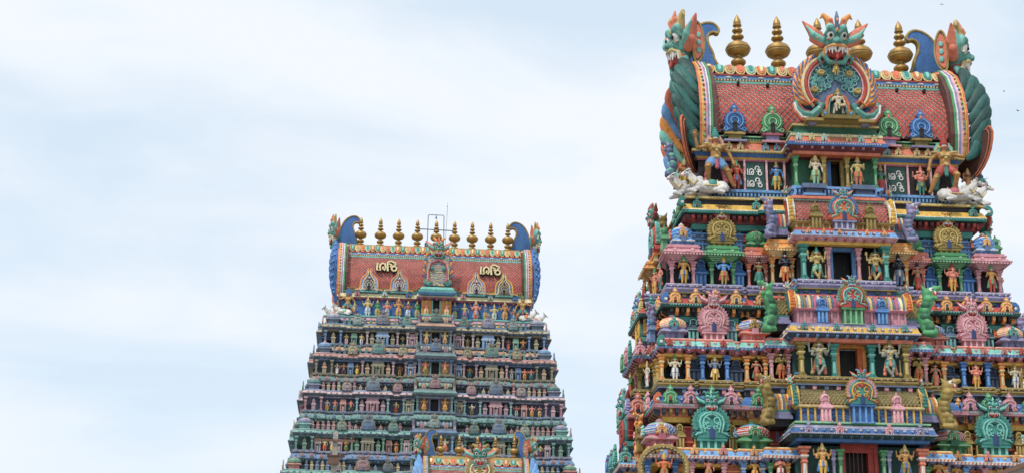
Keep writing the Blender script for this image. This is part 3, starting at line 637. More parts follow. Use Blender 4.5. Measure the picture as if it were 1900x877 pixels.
def temple_roof(P, xc, W, zb, zt, tile, s, red='brick', pale='vpale', green='dkgreen', plume='dkteal', plume2='midteal', back='ltorange', petal_w=.56, curl=True, head='seateal', crest='blue', tall=1.0, tname='roof_tiles', pw=1.0):
    k = (zt - zb) / 4.5
    pr = [(y * s, zb + z * k) for y, z in ((-2.72, 0), (-2.76, .8), (-2.66, 1.6), (-2.4, 2.3), (-2.05, 2.9), (-1.75, 3.3))]
    m = MB(); full = pr + [(-1.6 * s, zb + 3.7 * k), (-1.2 * s, zb + 4.25 * k), (0, zb + 4.4 * k)]
    vault(m, full, xc - W, xc + W, 'maroon'); core = put(m, 'barrel_roof', P)
    t = tiles(pr, xc - W + .05, xc + W - .05, tile, red, pale); put(t, tname, core, kind='stuff')
    m = MB()
    yb, zz = -1.86 * s, zb + 3.3 * k
    m.box(xc - W, xc + W, yb, -1 * s, zz - .05 * k, zz + .07 * k, 'ltteal'); m.box(xc - W, xc + W, yb + .1 * s, -1 * s, zz + .07 * k, zz + .23 * k, 'maroon')
    m.box(xc - W, xc + W, yb + .05 * s, -1 * s, zz + .23 * k, zz + .42 * k, 'ltblue'); m.box(xc - W, xc + W, yb + .0 * s, -1 * s, zz + .42 * k, zz + .5 * k, 'red')
    n = int(2 * W / (.17 * k))
    for i in range(n): m.ball((xc - W + (i + .5) * 2 * W / n, yb + .06 * s, zz + .15 * k), (.07 * k, .08 * k, .075 * k), 'cream' if k > .6 else 'gold', 6, 4)
    n = int(2 * W / (.85 * k))
    for i in range(n): m.ball((xc - W + (i + .5) * 2 * W / n, yb + .05 * s, zz + .33 * k), (.2 * k, .06 * k, .06 * k), 'white', 6, 4)
    put(m, 'ridge_moulding', P)
    n = int(2 * W / petal_w); cyc = [('orange', 'ltgold', 'cream'), ('teal', 'ltgold', 'ltteal'), ('ltgold', 'cream', 'salmon'), ('salmon', 'ltgold', 'orange'), ('ltteal', 'cream', 'teal')]
    for i in range(n):
        c = cyc[i % 5]; put(PETAL, 'ridge_petal', P, (xc - W + (i + .5) * 2 * W / n, -1.78 * s, zb + 3.78 * k), 0, (2 * W / n, .9 * k, .74 * k), dict(A=c[0], B=c[1], C=c[2]), rot=(-.5, 0, 0))
    m = MB(); m.box(xc - W, xc + W, -1.3 * s, 1.3 * s, zb + 4.2 * k, zb + 4.44 * k, 'gold', 0, .1 * s); m.box(xc - W, xc + W, -.7 * s, .7 * s, zb + 4.44 * k, zb + 4.88 * k, 'gold', 0, .2 * s); m.box(xc - W, xc + W, -1.36 * s, -1.24 * s, zb + 4.36 * k, zb + 4.46 * k, 'ltgold'); put(m, 'ridge', P)
    for sd in (-1, 1):
        g = empty_part('end_gable', P, (xc + sd * W, 0, zb))
        ol = [(-2.9, -1.0), (-3.2, .2), (-3.25, 1.4), (-2.95, 2.7), (-2.2, 3.9), (-1.2, 4.7), (0, 5.0)]
        ol = [(y * s, z * k) for y, z in ol]; ful = ol + [(-y, z) for y, z in reversed(ol[:-1])]
        m = MB(); m.plate([(y, z) for y, z in ful], .0, .35 * s, 'scr_ltorange_blue', 'brown'); m.turn(Matrix.Rotation(math.pi / 2 if sd > 0 else -math.pi / 2, 4, 'Z'))
        if sd > 0: pass
        for off, c, r in ((-.08, 'green', .07), (.04, 'white', .05), (.14, 'lav', .06), (.24, 'ltpink', .09), (.36, 'cream', .05), (.44, 'yellow', .07), (.54, 'salmon', .06)):
            m.tube([(sd * off * s, y * (1.02 + off * .04), z) for y, z in ful], r * s, c, 6)
        for i in range(26):                      # coloured studs between the bands
            u = i / 25 * 5.999; j = int(u); f = u - j
            y = ol[j][0] + (ol[j + 1][0] - ol[j][0]) * f; z = ol[j][1] + (ol[j + 1][1] - ol[j][1]) * f
            m.ball((sd * .33 * s, y * 1.07, z), (.07 * s, .07 * s, .07 * s), ('red', 'blue', 'green', 'orange')[i % 4], 6, 4)
        put(m, 'gable_wall', g)
        def feather(ys, u, ca, cb, nm, zo=0.0):                  # one long lobe sweeping up and out to a rounded tip
            mm = MB(); L_ = []; L2 = []
            T_ = Vector(((.62 + (1.32 if ys < 0 else .95) * pw * math.sin(math.pi * (.10 + .80 * u)) ** .8), 0, .1 + 4.75 * u + zo)); B_ = Vector((.42, 0, max(-1.2, T_.z - 2.1)))
            for i in range(9):
                v = i / 8; q = B_.lerp(T_, v); bow = math.sin(v * math.pi) * .22 * pw; q.x += bow
                yy = (3.05 - 1.55 * max(0, q.z / 4.8) ** 3) * ys
                L_.append(Vector((sd * q.x * s, yy * s, q.z * k))); L2.append(Vector((sd * (q.x + .05) * s, (yy + ys * .2) * s, q.z * k)))
            mm.tube(L_, [r_ * s * (.45 + .55 * pw) for r_ in (.08, .20, .27, .32, .36, .38, .37, .28, .06)], ca, 9, .5)
            mm.tube(L2[4:-1], .022 * s, cb, 5)
            if cb == 'blue':
                for q_ in (L2[4], L2[6]): mm.ball(tuple(q_), .10 * s, 'ltblue', 6, 4)
            put(mm, nm, g, smooth=60)
        nF = 8
        for i in range(nF):
            feather(-1, i / (nF - 1), plume if i % 2 else plume2, plume2 if i % 2 else plume, 'plume_feather')
        for i in range(nF):
            feather(1, i / (nF - 1), ('ltorange', 'ltblue', 'salmon', 'ltteal')[i % 4] if plume != 'blue' else back, 'blue', 'back_feather', .35)
        # feather scroll relief between, carved posts below
        m = MB()
        for j, (yy, c, c2) in enumerate(((-2.3, 'ltteal', 'pink'), (-1.5, 'blue', 'ltblue'), (-.6, 'salmon', 'white'), (.6, 'green', 'cream'), (1.5, 'ltblue', 'navy'))):
            P_ = [(sd * (.4 + .32 * math.sin(i * .7 + j)) * s, (yy + .18 * math.sin(i * 1.1 + j)) * s, (-.9 + i * .62) * k) for i in range(8 - abs(j - 2))]
            m.tube(P_, .2 * s, c, 6); m.tube([(x + sd * .17 * s, y, z) for x, y, z in P_], .07 * s, c2, 5)
        put(m, 'gable_scrollwork', g)
        if curl:
            for yy in (-1, 1):
                ca_, cb_ = ('brown', 'orange') if yy < 0 else ('ltteal', 'salmon'); m = MB(); O_ = [(0, -2.1), (.8, -2.45), (1.7, -2.0), (2.4, -1.1), (2.75, .1), (2.6, .62), (2.25, .55), (1.9, -.1), (1.2, -.55), (.4, -.75), (-.1, -1.2)]; O_ = soft(O_, 1)
                m.plate([(x, z) for x, z in O_], -.1, .1, ca_, ca_, .04, .03); m.tube([(x, -.02, z) for x, z in O_[:13]], .07, cb_, 6)
                m.tube([(x * .93, -.12, z * .93 - .1) for x, z in O_[1:12]], .03, 'salmon', 5)
                an = math.atan2(yy * 2.5, 1.45); q_ = .88 if yy < 0 else .62; m.turn(Matrix.Diagonal((s * q_, s * q_, k * q_, 1)) @ Matrix.Rotation(an if yy > 0 else an, 4, 'Z'))
                if sd < 0: m.turn(Matrix.Diagonal((-1, 1, 1, 1)))
                put(m, 'gable_curl', g, (sd * .5 * s, yy * 1.7 * s, .0))
        # great beast head over the gable, looking outwards
        put(MASK, 'beast_mask', g, (sd * 1.0 * s, -.75 * s, 5.85 * k), sd * math.pi / 2 - sd * .38, ((3.0 if pw == 1 else 2.1) * s * .62, 2.9 * s * (.35 + .65 * pw), 3.0 * s * tall), mcm(head, 'salmon', 'ltgold', 'salmon'))
        m = MB()                                          # one great ear: red inside, brown back, gold rim
        E_ = [(0, -.7), (.35, -.4), (.52, .2), (.48, .9), (.2, 1.55), (-.05, 1.2), (-.12, .3)]; E_ = soft(E_, 2)
        m.plate([(sd * -x * s, z * s) for x, z in E_], -.12 * s, .12 * s, 'salmon', 'brown', .16, .06); m.tube([(sd * -x * s, -.1 * s, z * s) for x, z in E_ + E_[:1]], .06 * s, 'gold', 5)
        for i in range(3): m.ball((-sd * .2 * s, -.16 * s, (0 + i * .38) * s), (.12 * s, .05 * s, .15 * s), 'ltteal', 6, 4)
        if pw == 1: put(m, 'ear', g, (sd * .42 * s, -1.15 * s, 5.45 * k), -sd * .25, (1.15 * (.5 + .5 * pw), 1, 1.2 * (.6 + .4 * pw)))
        # curled blue crest behind the head
        O_ = [(.9, 4.6), (.75, 5.8), (.55, 6.6), (.2, 7.35), (-.35, 7.8), (-.95, 7.85), (-1.3, 7.45), (-1.2, 7.15), (-.95, 7.3), (-.62, 7.1), (-.6, 6.6), (-.9, 6.0), (-.95, 5.6), (-1.25, 5.1), (-1.9, 4.45)]
        O_ = [O_[0]] + soft(O_[1:-1], 2, False) + [O_[-1]]
        m = MB(); m.plate([(sd * x * s, z * k * (1 if z < 5 else 1) * 1.0) for x, z in O_], -.16 * s, .16 * s, crest, 'gold')
        m.tube([(sd * x * s, -.15 * s, z * k) for x, z in O_], .075 * s, 'gold' if k > .6 or crest != 'blue' else 'white', 6); m.tube([(sd * x * s, .15 * s, z * k) for x, z in O_], .075 * s, 'gold', 6)
        put(m, 'crest', g, (0, .35 * s, 0), 0)
    return core
def empty_part(name, P, loc):
    o = bpy.data.objects.new(name, None); COL.objects.link(o); o.parent = P; o.location = loc; o.empty_display_size = .2; return o
def course(P, name, pl, prof, extra=None):
    m = MB(); m.sweep(pl, prof)
    if extra: extra(m)
    return put(m, name, P)
def sides(T, P, hx, p, z0, h, cols, sdz=(-1, 1)):   # a projecting shrine half way along each end wall
    for s in sdz:
        x = s * (hx + p - .35)
        for yy in (-1.25, 1.25): pillar(P, x, yy, z0, h, .34, cols[0])
        for yy in (-.55, .55): pillar(P, x - s * .1, yy, z0, h, .24, cols[1])

# =================================================================== the great painted tower on the right
TM = Tower((16.47, 83.125, 0), R(3.5))
main = empty('temple_tower', TM.loc, TM.rz, 'tall painted gateway tower filling the right side, under a red scaled roof', 'temple tower')
GS = 'painted statues on the big tower'
def mirror(xs): return [(s, x) for x in xs for s in (-1, 1)]
# --- core masses
m = MB()
m.box(-10.6, 10.6, -5.0, 5.0, .3, 13.0, 'granite', .3, .3); put(m, 'lower_wall', main)
m = MB(); m.box(-11.1, 11.1, -5.5, 5.5, 0, .9, 'granite', .1, .1); m.box(-3.4, 3.4, -6.6, -4.7, .9, 12.9, 'granite', .1, .1); put(m, 'plinth', main)
for z in (4.4, 8.8, 12.6):
    pl = plan(10.5 - z * .02, 4.95 - z * .02, [(-3.6, 3.6, 1.8)])
    course(main, 'cornice', pl, [(0, z, 'granite'), (.5, z + .3, 'granite'), (.55, z + .45, 'concrete'), (.3, z + .75, 'granite'), (-.2, z + .8, 'granite')])
for z, dx in ((1.0, 1.4),):
    m = MB(); m.box(-1.5, 1.5, -6.68, -6.6, z, z + 3.2, 'black'); m.box(-1.8, -1.5, -6.85, -6.6, z, z + 3.4, 'granite'); m.box(1.5, 1.8, -6.85, -6.6, z, z + 3.4, 'granite'); m.box(-1.95, 1.95, -6.9, -6.6, z + 3.4, z + 3.8, 'granite'); put(m, 'doorway', main)

def bayplan(w_, yf, yb=-2.6, xc=0): return [(xc - w_, yf), (xc + w_, yf), (xc + w_, yb), (xc - w_, yb)]
def doorway(P, x, yb, z0, z1, hw, frame, leaf, inner='black', open_leaf=False):
    m = MB(); m.box(x - hw - .1, x + hw + .1, yb + .44, yb + .5, z0, z1, inner); m.box(x - hw - .06, x - hw, yb + .1, yb + .44, z0, z1, inner); m.box(x + hw, x + hw + .06, yb + .1, yb + .44, z0, z1, inner)
    d = put(m, 'doorway', P)
    f = MB()
    for s in (-1, 1): f.box(x + s * (hw + .09) - .09, x + s * (hw + .09) + .09, yb - .14, yb + .1, z0, z1 + .1, frame)
    f.box(x - hw - .2, x + hw + .2, yb - .16, yb + .1, z1 + .0, z1 + .17, frame); put(f, 'door_frame', d)
    if open_leaf:
        g = MB(); g.box(x + hw * .62, x + hw - .005, yb - .02, yb + .38, z0, z1 - .01, leaf)
        if leaf == 'red':
            for i in range(5): g.box(x - hw + i * hw * .28 + .03, x - hw + i * hw * .28 + .07, yb - .06, yb - .03, z0, z1, 'brown')
            g.box(x - hw, x + hw, yb - .09, yb - .05, z1 - .25, z1, 'red')
        put(g, 'door_leaf', d)
def central_bay(P, half, yf, F, zdoor, hwdoor, zc0, zc1, cols, back='dkslate', yback=None):
    yb = yf + .95
    m = MB(); m.box(-half + .1, -hwdoor - .18, yb, yb + 1.2, F, zc0, back); m.box(hwdoor + .18, half - .1, yb, yb + 1.2, F, zc0, back); m.box(-hwdoor - .18, hwdoor + .18, yb, yb + 1.2, zdoor + .1, zc0, back); put(m, 'bay_wall', P)
    pl = bayplan(half, yf)
    m = MB(); h = zc1 - zc0
    m.sweep(pl, [(-.3, zc0, cols[0]), (.0, zc0 + .02, cols[0]), (.02, zc0 + h * .22, cols[1]), (.12, zc0 + h * .24, cols[1]), (.34, zc0 + h * .42, 'ltlav'), (.36, zc0 + h * .5, cols[2]), (.3, zc0 + h * .56, cols[2]), (.22, zc0 + h * .8, 'white'), (.24, zc0 + h * .84, cols[3]), (.18, zc0 + h * .9, cols[3]), (.18, zc1, cols[3]), (-.9, zc1 + .01, cols[3])])
    c = put(m, 'cornice', P)
    m = MB(); m.rows(pl, zc0 + h * .2, zc0 + h * .4, 0, .26, .24, .13, cols[4], cols[5]); m.rows(pl, zc0 + h * .43, zc0 + h * .5, .3, .37, .11, .06, 'white', None, 'ball'); m.rows(pl, zc0 + h * .58, zc0 + h * .78, 0, .27, .34, .2, tint(cols[2]), cols[3], 'ball'); m.rows(pl, zc0 + h * .62, zc0 + h * .74, 0, .35, .34, .09, cols[3], 'white', 'ball'); put(m, 'brackets', c, kind='stuff')

# --- storey data
def storey(P, F, hx, hy, fb, sb, pal, zs):
    """ledge and entablature a row of statues stands on; pal: paints, zs: heights below F"""
    pl = plan(hx, hy, fb, sb); d0, d1, e1, c1, n1 = zs
    m = MB()
    m.sweep(pl, [(-.6, d0 - .30, pal['beam2']), (-.12, d0 - .28, pal['beam2']), (-.10, d0 - .02, pal['beam']), (.0, d0, pal['beam']), (.02, d1, pal['edge']),
                 (.38, d1 + .02, pal['edge']), (.42, e1 - .02, 'white'), (.43, e1, pal['curve']), (.36, e1 + .03, pal['curve']), (.30, (e1 + c1) / 2, pal['curve']), (.12, c1, pal['neck']), (.02, c1 + .01, pal['neck']), (.02, n1, pal['lip']), (.12, n1 + .01, pal['lip']), (.12, n1 + .07, pal['ledge'])])
    put(m, 'entablature', P)
    m = MB(); m.rows(pl, d0, d1, -.02, .30, .27, .15, pal['d1'], pal['d2'], ymax=hy - .5); m.rows(pl, e1 - .12, e1 - .03, .3, .43, .13, .08, pal.get('bead', 'white'), None, 'ball', ymax=hy - .5); m.rows(pl, (e1 + c1) / 2 - .09, (e1 + c1) / 2 + .09, 0, .3, .36, .2, tint(pal['curve']), pal['lip'], 'ball', ymax=hy - .5); m.rows(pl, (e1 + c1) / 2 - .05, (e1 + c1) / 2 + .05, 0, .38, .36, .1, pal['edge'], 'white', 'ball', ymax=hy - .5)
    put(m, 'brackets', P, kind='stuff')
    m = MB(); L = F - n1 - .07
    m.sweep(pl, [(.02, n1 + .07, pal['ledge']), (.04, n1 + .07 + L * .3, tint(pal['ledge'])), (.1, n1 + .07 + L * .35, pal['ledge']), (.1, n1 + .07 + L * .55, pal['ledge2']), (.0, n1 + .07 + L * .58, pal['ledge2']), (.0, n1 + .07 + L * .85, tint(pal['ledge'])), (.1, n1 + .07 + L * .87, tint(pal['ledge'])), (.1, F, pal['ledge'])])
    slab(m, hx, hy, fb, sb, F - .12, F - .005, pal['ledge'], .09); lg = put(m, 'ledge', P)
    m = MB(); m.rows(pl, n1 + .1 + L * .5, F - .08, -.02, .08, .62, .3, tint(pal['ledge']), pal['ledge'], ymax=hy - .5); m.rows(pl, n1 + .12 + L * .52, F - .1, .04, .11, .31, .07, 'white', None, ymax=hy - .5)
    m.rows(pl, c1 + .02, n1 - .01, -.03, .07, .55, .2, pal['lip'], pal['edge'], ymax=hy - .5); put(m, 'ledge_posts', lg, kind='stuff')
    return pl

# ---- storey three (lowest in view)
F3, F2, F1, F0 = 14.7, 19.83, 24.95, 30.35
def sym(b): return sorted([(-x1, -x0, p) for x0, x1, p in b] + list(b))
fb1 = sym([(7.15, 8.8, .35), (5.1, 6.75, .35), (3.55, 4.65, .35), (2.4, 3.55, .95)]) + [(-2.4, 2.4, 1.8)]
fb2 = sym([(7.8, 9.4, .35), (5.85, 7.35, .35), (3.95, 5.1, .35), (2.95, 3.95, .95)]) + [(-2.95, 2.95, 1.8)]
fb3 = sym([(8.6, 10.2, .35), (6.2, 8.2, .35), (4.4, 5.6, .35), (3.2, 4.4, .95)]) + [(-3.2, 3.2, 1.8)]
fb1.sort(); fb2.sort(); fb3.sort()
sb1, sb2, sb3 = [(-1.7, 1.7, .85)], [(-1.9, 1.9, .9)], [(-2.1, 2.1, .9)]
# recessed core walls
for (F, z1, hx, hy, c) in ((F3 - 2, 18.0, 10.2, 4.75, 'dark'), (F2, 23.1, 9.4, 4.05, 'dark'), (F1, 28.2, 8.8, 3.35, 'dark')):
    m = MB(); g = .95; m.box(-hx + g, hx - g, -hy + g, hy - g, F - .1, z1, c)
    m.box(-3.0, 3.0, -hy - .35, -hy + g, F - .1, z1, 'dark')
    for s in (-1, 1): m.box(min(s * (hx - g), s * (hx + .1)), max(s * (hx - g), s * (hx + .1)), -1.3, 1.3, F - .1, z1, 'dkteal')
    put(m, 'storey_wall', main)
pl3 = storey(main, F3, 10.2, 4.75, fb3, sb3, dict(beam2='navy', beam='yellow', edge='pink', curve='blue', neck='slate', lip='gold', ledge='gold', ledge2='ltblue', d1='gold', d2='blue'), (12.9, 13.2, 13.4, 13.9, 14.2))
pl2 = storey(main, F2, 9.4, 4.05, fb2, sb2, dict(beam2='yellow', beam='salmon', edge='pink', curve='blue', neck='dark', lip='slate', ledge='gold', ledge2='brown', d1='gold', d2='dkslate', bead='ltteal'), (18.0, 18.32, 18.52, 19.0, 19.36))
pl1 = storey(main, F1, 8.8, 3.35, fb1, sb1, dict(beam2='teal', beam='dkteal', edge='dkteal', curve='red', neck='navy', lip='olive', ledge='lav', ledge2='lav', d1='ltorange', d2='dark', bead='ltteal'), (23.28, 23.62, 23.82, 24.15, 24.42))

# ---- cornices over the statues of storeys two and three
def wallcornice(P, pl, z0, z1, c, beads):
    h = z1 - z0; m = MB()
    m.sweep(pl, [(-.55, z0 - .16, c[0]), (-.1, z0 - .15, c[0]), (-.1, z0, c[1]), (.0, z0 + .01, c[1]), (.26, z0 + h * .25, c[2]), (.30, z0 + h * .42, 'white'), (.30, z0 + h * .46, c[3]), (.18, z0 + h * .8, c[4]), (.2, z0 + h * .84, c[4]), (.2, z1 - .05, tint(c[4])), (.12, z1, c[4]), (-.8, z1 + .01, c[4])])
    put(m, 'cornice', P)
    m = MB(); m.rows(pl, z0, z0 + h * .26, 0, .25, .23, .13, beads[0], beads[1], ymax=2); m.rows(pl, z0 + h * .55, z0 + h * .8, 0, .22, .3, .18, tint(c[4]) if c[4] in PAL else 'cream', c[1], 'ball', ymax=2); put(m, 'brackets', P, kind='stuff')
def only_front(fb, sb): return fb, sb
q2 = [b for b in fb2 if abs(b[2] - 1.8) > .01 ] + [(-2.95, 2.95, .3)]; q2.sort()
q3 = [b for b in fb3 if abs(b[2] - 1.8) > .01 ] + [(-3.2, 3.2, .3)]; q3.sort()
wallcornice(main, plan(9.2, 3.85, [(max(a, -9.2), min(b, 9.2), p) for a, b, p in q2], sb2), 21.22, 21.95, ('yellow', 'rose', 'dot_slate_ltblue', 'ltteal', 'salmon'), ('pink', 'dark'))
wallcornice(main, plan(10.0, 4.55, [(max(a, -10), min(b, 10), p) for a, b, p in q3], sb3), 15.62, 16.35, ('yellow', 'lav', 'dot_salmon_white', 'ltblue', 'ltorange'), ('slate', 'dark'))
# parapet backs behind the miniature shrines
for hx, hy, z0, z1, c in ((8.3, 2.85, 26.95, 27.95, 'slate'), (8.9, 3.4, 21.95, 23.0, 'dkslate'), (9.7, 4.1, 16.35, 17.55, 'red')):
    m = MB(); m.sweep(plan(hx, hy), [(0, z0, c), (0, z0 + .35, tint(c)), (.08, z0 + .38, tint(c)), (.08, z0 + .48, c), (0, z0 + .5, c), (0, z1 - .1, tint(c)), (.1, z1 - .08, tint(c)), (.1, z1, c), (-.8, z1, c)])
    m.rows(plan(hx, hy), z0 + .5, z1 - .1, -.02, .07, .42, .14, tint(c), 'lav', ymax=2.5); m.rows(plan(hx, hy), z0 + .02, z0 + .34, -.02, .06, .3, .12, c, 'dark', ymax=2.5)
    put(m, 'parapet_wall', main)

# ---- storey one: free-standing pavilions with statues
S1P = [(7.97, 1.62, 'pink'), (5.92, 1.62, 'green'), (4.1, 1.3, 'salmon')]
for s in (-1, 1):
    for x, wd, c in S1P: pavilion(main, s * x, -3.15, F1, wd, 2.05, c, edge=None)
    pavilion(main, s * 2.95, -3.75, F1, 1.5, 2.3, 'ltorange')
    for yy in (-2.3, .0, 2.3):
        pavilion(main, s * (8.15 if yy else 8.85), yy * .97, F1, 1.5, 2.05, ('pink', 'ltorange', 'green')[int(yy > 0) * 2 if yy else 1], rz=s * math.pi / 2)
    for x in (6.97, 5.03): niche(main, s * x, -2.9, F1, .66, 1.8, 'blue')
    for x in (7.0, 5.0): niche(main, s * x, -2.75, 26.95, .56, 1.5, 'slate')
    kuta(main, s * 7.93, -3.0, 26.92, 1.05, 1.5, 'scr_ltblue_blue', 'ltblue', 'slate', 'ltorange', 'salmon')
    kuta(main, s * 4.1, -3.0, 26.92, .98, 1.35, 'green', 'green', 'dkgreen', 'green', 'red')
    grand(main, s * 5.92, -3.35, 27.3, 1.42, 'olive', 'ltgold', 'gold', F='gold', pedestal=.38, pcol='olive', mask='gold', mz=1.05, ms=.55, mB='red')
    grand(main, s * 8.75, -.6, 27.35, 1.9, 'red', 'ltteal', F='ltorange', D='teal', mask='teal', rz=s * math.pi / 2, pedestal=.4, pcol='ltorange')
    kuta(main, s * 8.2, 2.2, 26.92, 1.0, 1.45, 'ltblue', 'lav', 'slate', 'ltorange', 'salmon')
    for yy in (-1.9, .9): niche(main, s * 8.3, yy, 26.95, .6, 1.5, 'slate', rz=s * math.pi / 2)
    m = MB(); m.box(min(s * 7.0, s * 8.5), max(s * 7.0, s * 8.5), -1.9, 1.9, 26.9, 27.6, 'ltorange', .05, .05); m.box(min(s * 7.0, s * 8.6), max(s * 7.0, s * 8.6), -2.0, 2.0, 27.6, 27.75, 'lav'); put(m, 'side_wall', main)
    for yy, z_, hx_, c_ in ((-1.3, 28.98, 7.95, 'teal'), (1.3, 28.98, 7.95, 'teal'), (-2.6, 28.98, 7.95, 'green')): arch(main, s * hx_, yy, z_, .6, c_, rz=s * math.pi / 2, name='cornice_arch')
# ---- storey two pillars
for s in (-1, 1):
    for x, wd, c in ((8.6, 1.6, 'ltorange'), (6.6, 1.5, 'blue'), (4.52, 1.15, 'ltorange')):
        for d in (-.5, .5): pillar(main, s * x + d * wd * .82, -4.1, F2, 1.3, .32, c)
    for d in (-.42, .42): pillar(main, s * 3.45 + d, -4.65, F2, 1.35, .28, 'pink')
    for x in (7.58, 5.45): niche(main, s * x, -3.55, F2, .72, 1.45, 'dkslate', 'slate')
    for x in (7.55, 5.6): niche(main, s * x, -3.55, 21.95, .62, 1.4, 'dkslate' if x > 6 else 'slate', 'ltteal')
    kuta(main, s * 8.62, -3.65, 21.95, 1.25, 1.45, 'lat_ltorange_white', 'lav', 'slate', 'teal', 'orange')
    kuta(main, s * 4.55, -3.6, 21.95, 1.35, 1.45, 'lat_blue_white', 'salmon', 'pink', 'gold', 'ltorange')
    grand(main, s * 6.6, -4.0, 22.35, 1.5, 'pink', 'ltpink', 'rose', F='pink', pedestal=.42, pcol='pink', mask='pink', mB='rose', mC='pink', mz=1.06, ms=.6)
    grand(main, s * 9.5, -.7, 22.3, 2.0, 'teal', 'yellow', F='red', D='yellow', mask='blue', rz=s * math.pi / 2, pedestal=.4, pcol='lav')
    kuta(main, s * 8.9, 2.6, 21.95, 1.15, 1.45, 'lat_ltorange_white', 'lav', 'slate', 'teal', 'orange')
    sides(TM, main, 9.4, .9, F2, 1.3, ('olive', 'pink'), (s,))
    for yy in (-2.6, 2.4):
        for d in (-.45, .45): pillar(main, s * 9.3, yy + d, F2, 1.3, .3, 'yellow')
# ---- storey three pillars
for s in (-1, 1):
    for x, wd, c in ((9.45, 1.6, 'blue'), (7.2, 1.9, 'pink'), (5.0, 1.15, 'ltblue')):
        for d in (-.5, .5): pillar(main, s * x + d * wd * .82, -4.8, F3, 1.0, .34, c)
    for d in (-.42, .42): pillar(main, s * 3.85 + d, -5.35, F3, 1.0, .3, 'green' if d < 0 else 'ltorange')
    niche(main, s * 8.35, -4.35, F3, .8, 1.35, 'ltorange', 'gold'); niche(main, s * 6.0, -4.35, F3, .8, 1.35, 'salmon', 'ltorange')
    kuta(main, s * 9.45, -4.35, 16.35, 1.45, 1.55, 'lat_blue_white', 'pink', 'rose', 'ltorange', 'ltteal')
    kuta(main, s * 4.9, -4.3, 16.35, 1.5, 1.55, 'lat_red_white', 'green', 'dkgreen', 'green', 'ltblue')
    for x in (8.45, 8.0 - .05 - .4, 6.45, 5.85): niche(main, s * x, -4.25, 16.35, .48, 1.5, 'olive', 'ltgold')
    grand(main, s * 7.0, -4.75, 16.8, 1.75, 'teal', 'ltteal', 'dkteal', F='teal', pedestal=.46, pcol='teal', mask='teal', mB='dkteal', mC='teal', mz=1.02, ms=.56)
    grand(main, s * 10.35, -.8, 16.8, 2.2, 'teal', 'red', F='blue', D='red', mask='teal', rz=s * math.pi / 2, pedestal=.5, pcol='blue')
    kuta(main, s * 9.6, 3.1, 16.35, 1.4, 1.55, 'lat_blue_white', 'pink', 'rose', 'ltorange', 'ltteal')
    sides(TM, main, 10.2, .9, F3, 1.0, ('blue', 'ltorange'), (s,))
# ---- small arches on the cornices
def row_arches(P, xs, y, z, wd, cols, kind=None, proj=.35, hs=1.0, y2=None):
    for i, x in enumerate(xs):
        for s in (-1, 1): arch(P, s * x, y, z, wd, cols[i % len(cols)], kind=kind, hs=hs, name='cornice_arch', heart=('red', 'navy')[i % 2])
row_arches(main, (8.5, 7.45, 6.45, 5.4, 4.1), -3.35 - .35 - .34, 23.84, .66, ('ltorange',))
row_arches(main, (8.9, 8.0), -4.2 - .02 - .33, 21.5, .34, ('red', 'salmon')); row_arches(main, (7.0, 6.2, 4.55), -4.2 - .3, 21.5, .34, ('salmon', 'red'))
row_arches(main, (8.95, 7.95, 6.9, 5.95, 4.6), -4.05 - .35 - .33, 18.54, .78, ('green', 'pink'))
row_arches(main, (9.8, 9.0, 7.9, 6.5, 5.0), -4.9 - .28, 15.98, .42, ('ltorange', 'salmon'))
for s in (-1, 1):
    for F_, hx, cs in ((23.84, 8.8 + .34, ('ltorange', 'ltorange', 'ltorange')), (18.54, 9.4 + .34, ('pink', 'green', 'pink')), (21.5, 9.2 + .28, ('salmon', 'red', 'salmon')), (15.98, 10.28, ('ltorange', 'salmon', 'ltorange'))):
        w_ = .78 if F_ == 18.54 else .5
        for j, yy in enumerate((-3.0, -2.4, 2.6)): arch(main, s * hx, yy, F_, w_, cs[j], rz=s * math.pi / 2, name='cornice_arch')
        for yy in (-.8, .8): arch(main, s * (hx + (.85 if F_ > 23 else .9)), yy, F_, w_, 'teal', rz=s * math.pi / 2, name='cornice_arch')
row_arches(main, (7.6, 5.5, 3.75), -4.05 - .33, 18.54, .6, ('ltblue', 'ltorange'))
row_arches(main, (7.0, 4.85, 3.6), -3.35 - .34, 23.84, .5, ('ltgold', 'salmon'))
row_arches(main, (7.6, 5.6), -3.85 - .28, 21.5, .34, ('ltteal', 'ltgold'))
for s in (-1, 1):
    for hx_, z_, w_, cc in ((9.75, 24.95, .0, ()), (9.8, 23.86, .75, ('ltgold', 'teal', 'salmon')), (10.4, 21.55, .7, ('teal', 'pink', 'green')), (10.55, 18.56, .95, ('lav', 'salmon', 'green')), (11.2, 16.0, .8, ('teal', 'seateal', 'blue'))):
        for j, c_ in enumerate(cc):
            arch(main, s * hx_, -1.5 + j * 1.5, z_, w_, c_, rz=s * math.pi / 2, kind=SCROLL, name='flank_arch'); arch(main, s * (hx_ - .35), -2.15 - .1 * j, z_, w_ * .9, c_, name='flank_arch') if j == 1 else None
    for yy, hx_, z_, c_ in ((-3.1, 9.55, 21.95, 'slate'), (-1.9, 9.4, 21.95, 'pink'), (1.4, 9.4, 21.95, 'teal'), (-3.4, 10.25, 16.35, 'olive'), (-2.2, 10.2, 16.35, 'salmon'), (1.6, 10.2, 16.35, 'olive'), (-2.6, 8.75, 26.95, 'green')):
        niche(main, s * hx_, yy, z_, .6, 1.5, c_, rz=s * math.pi / 2)
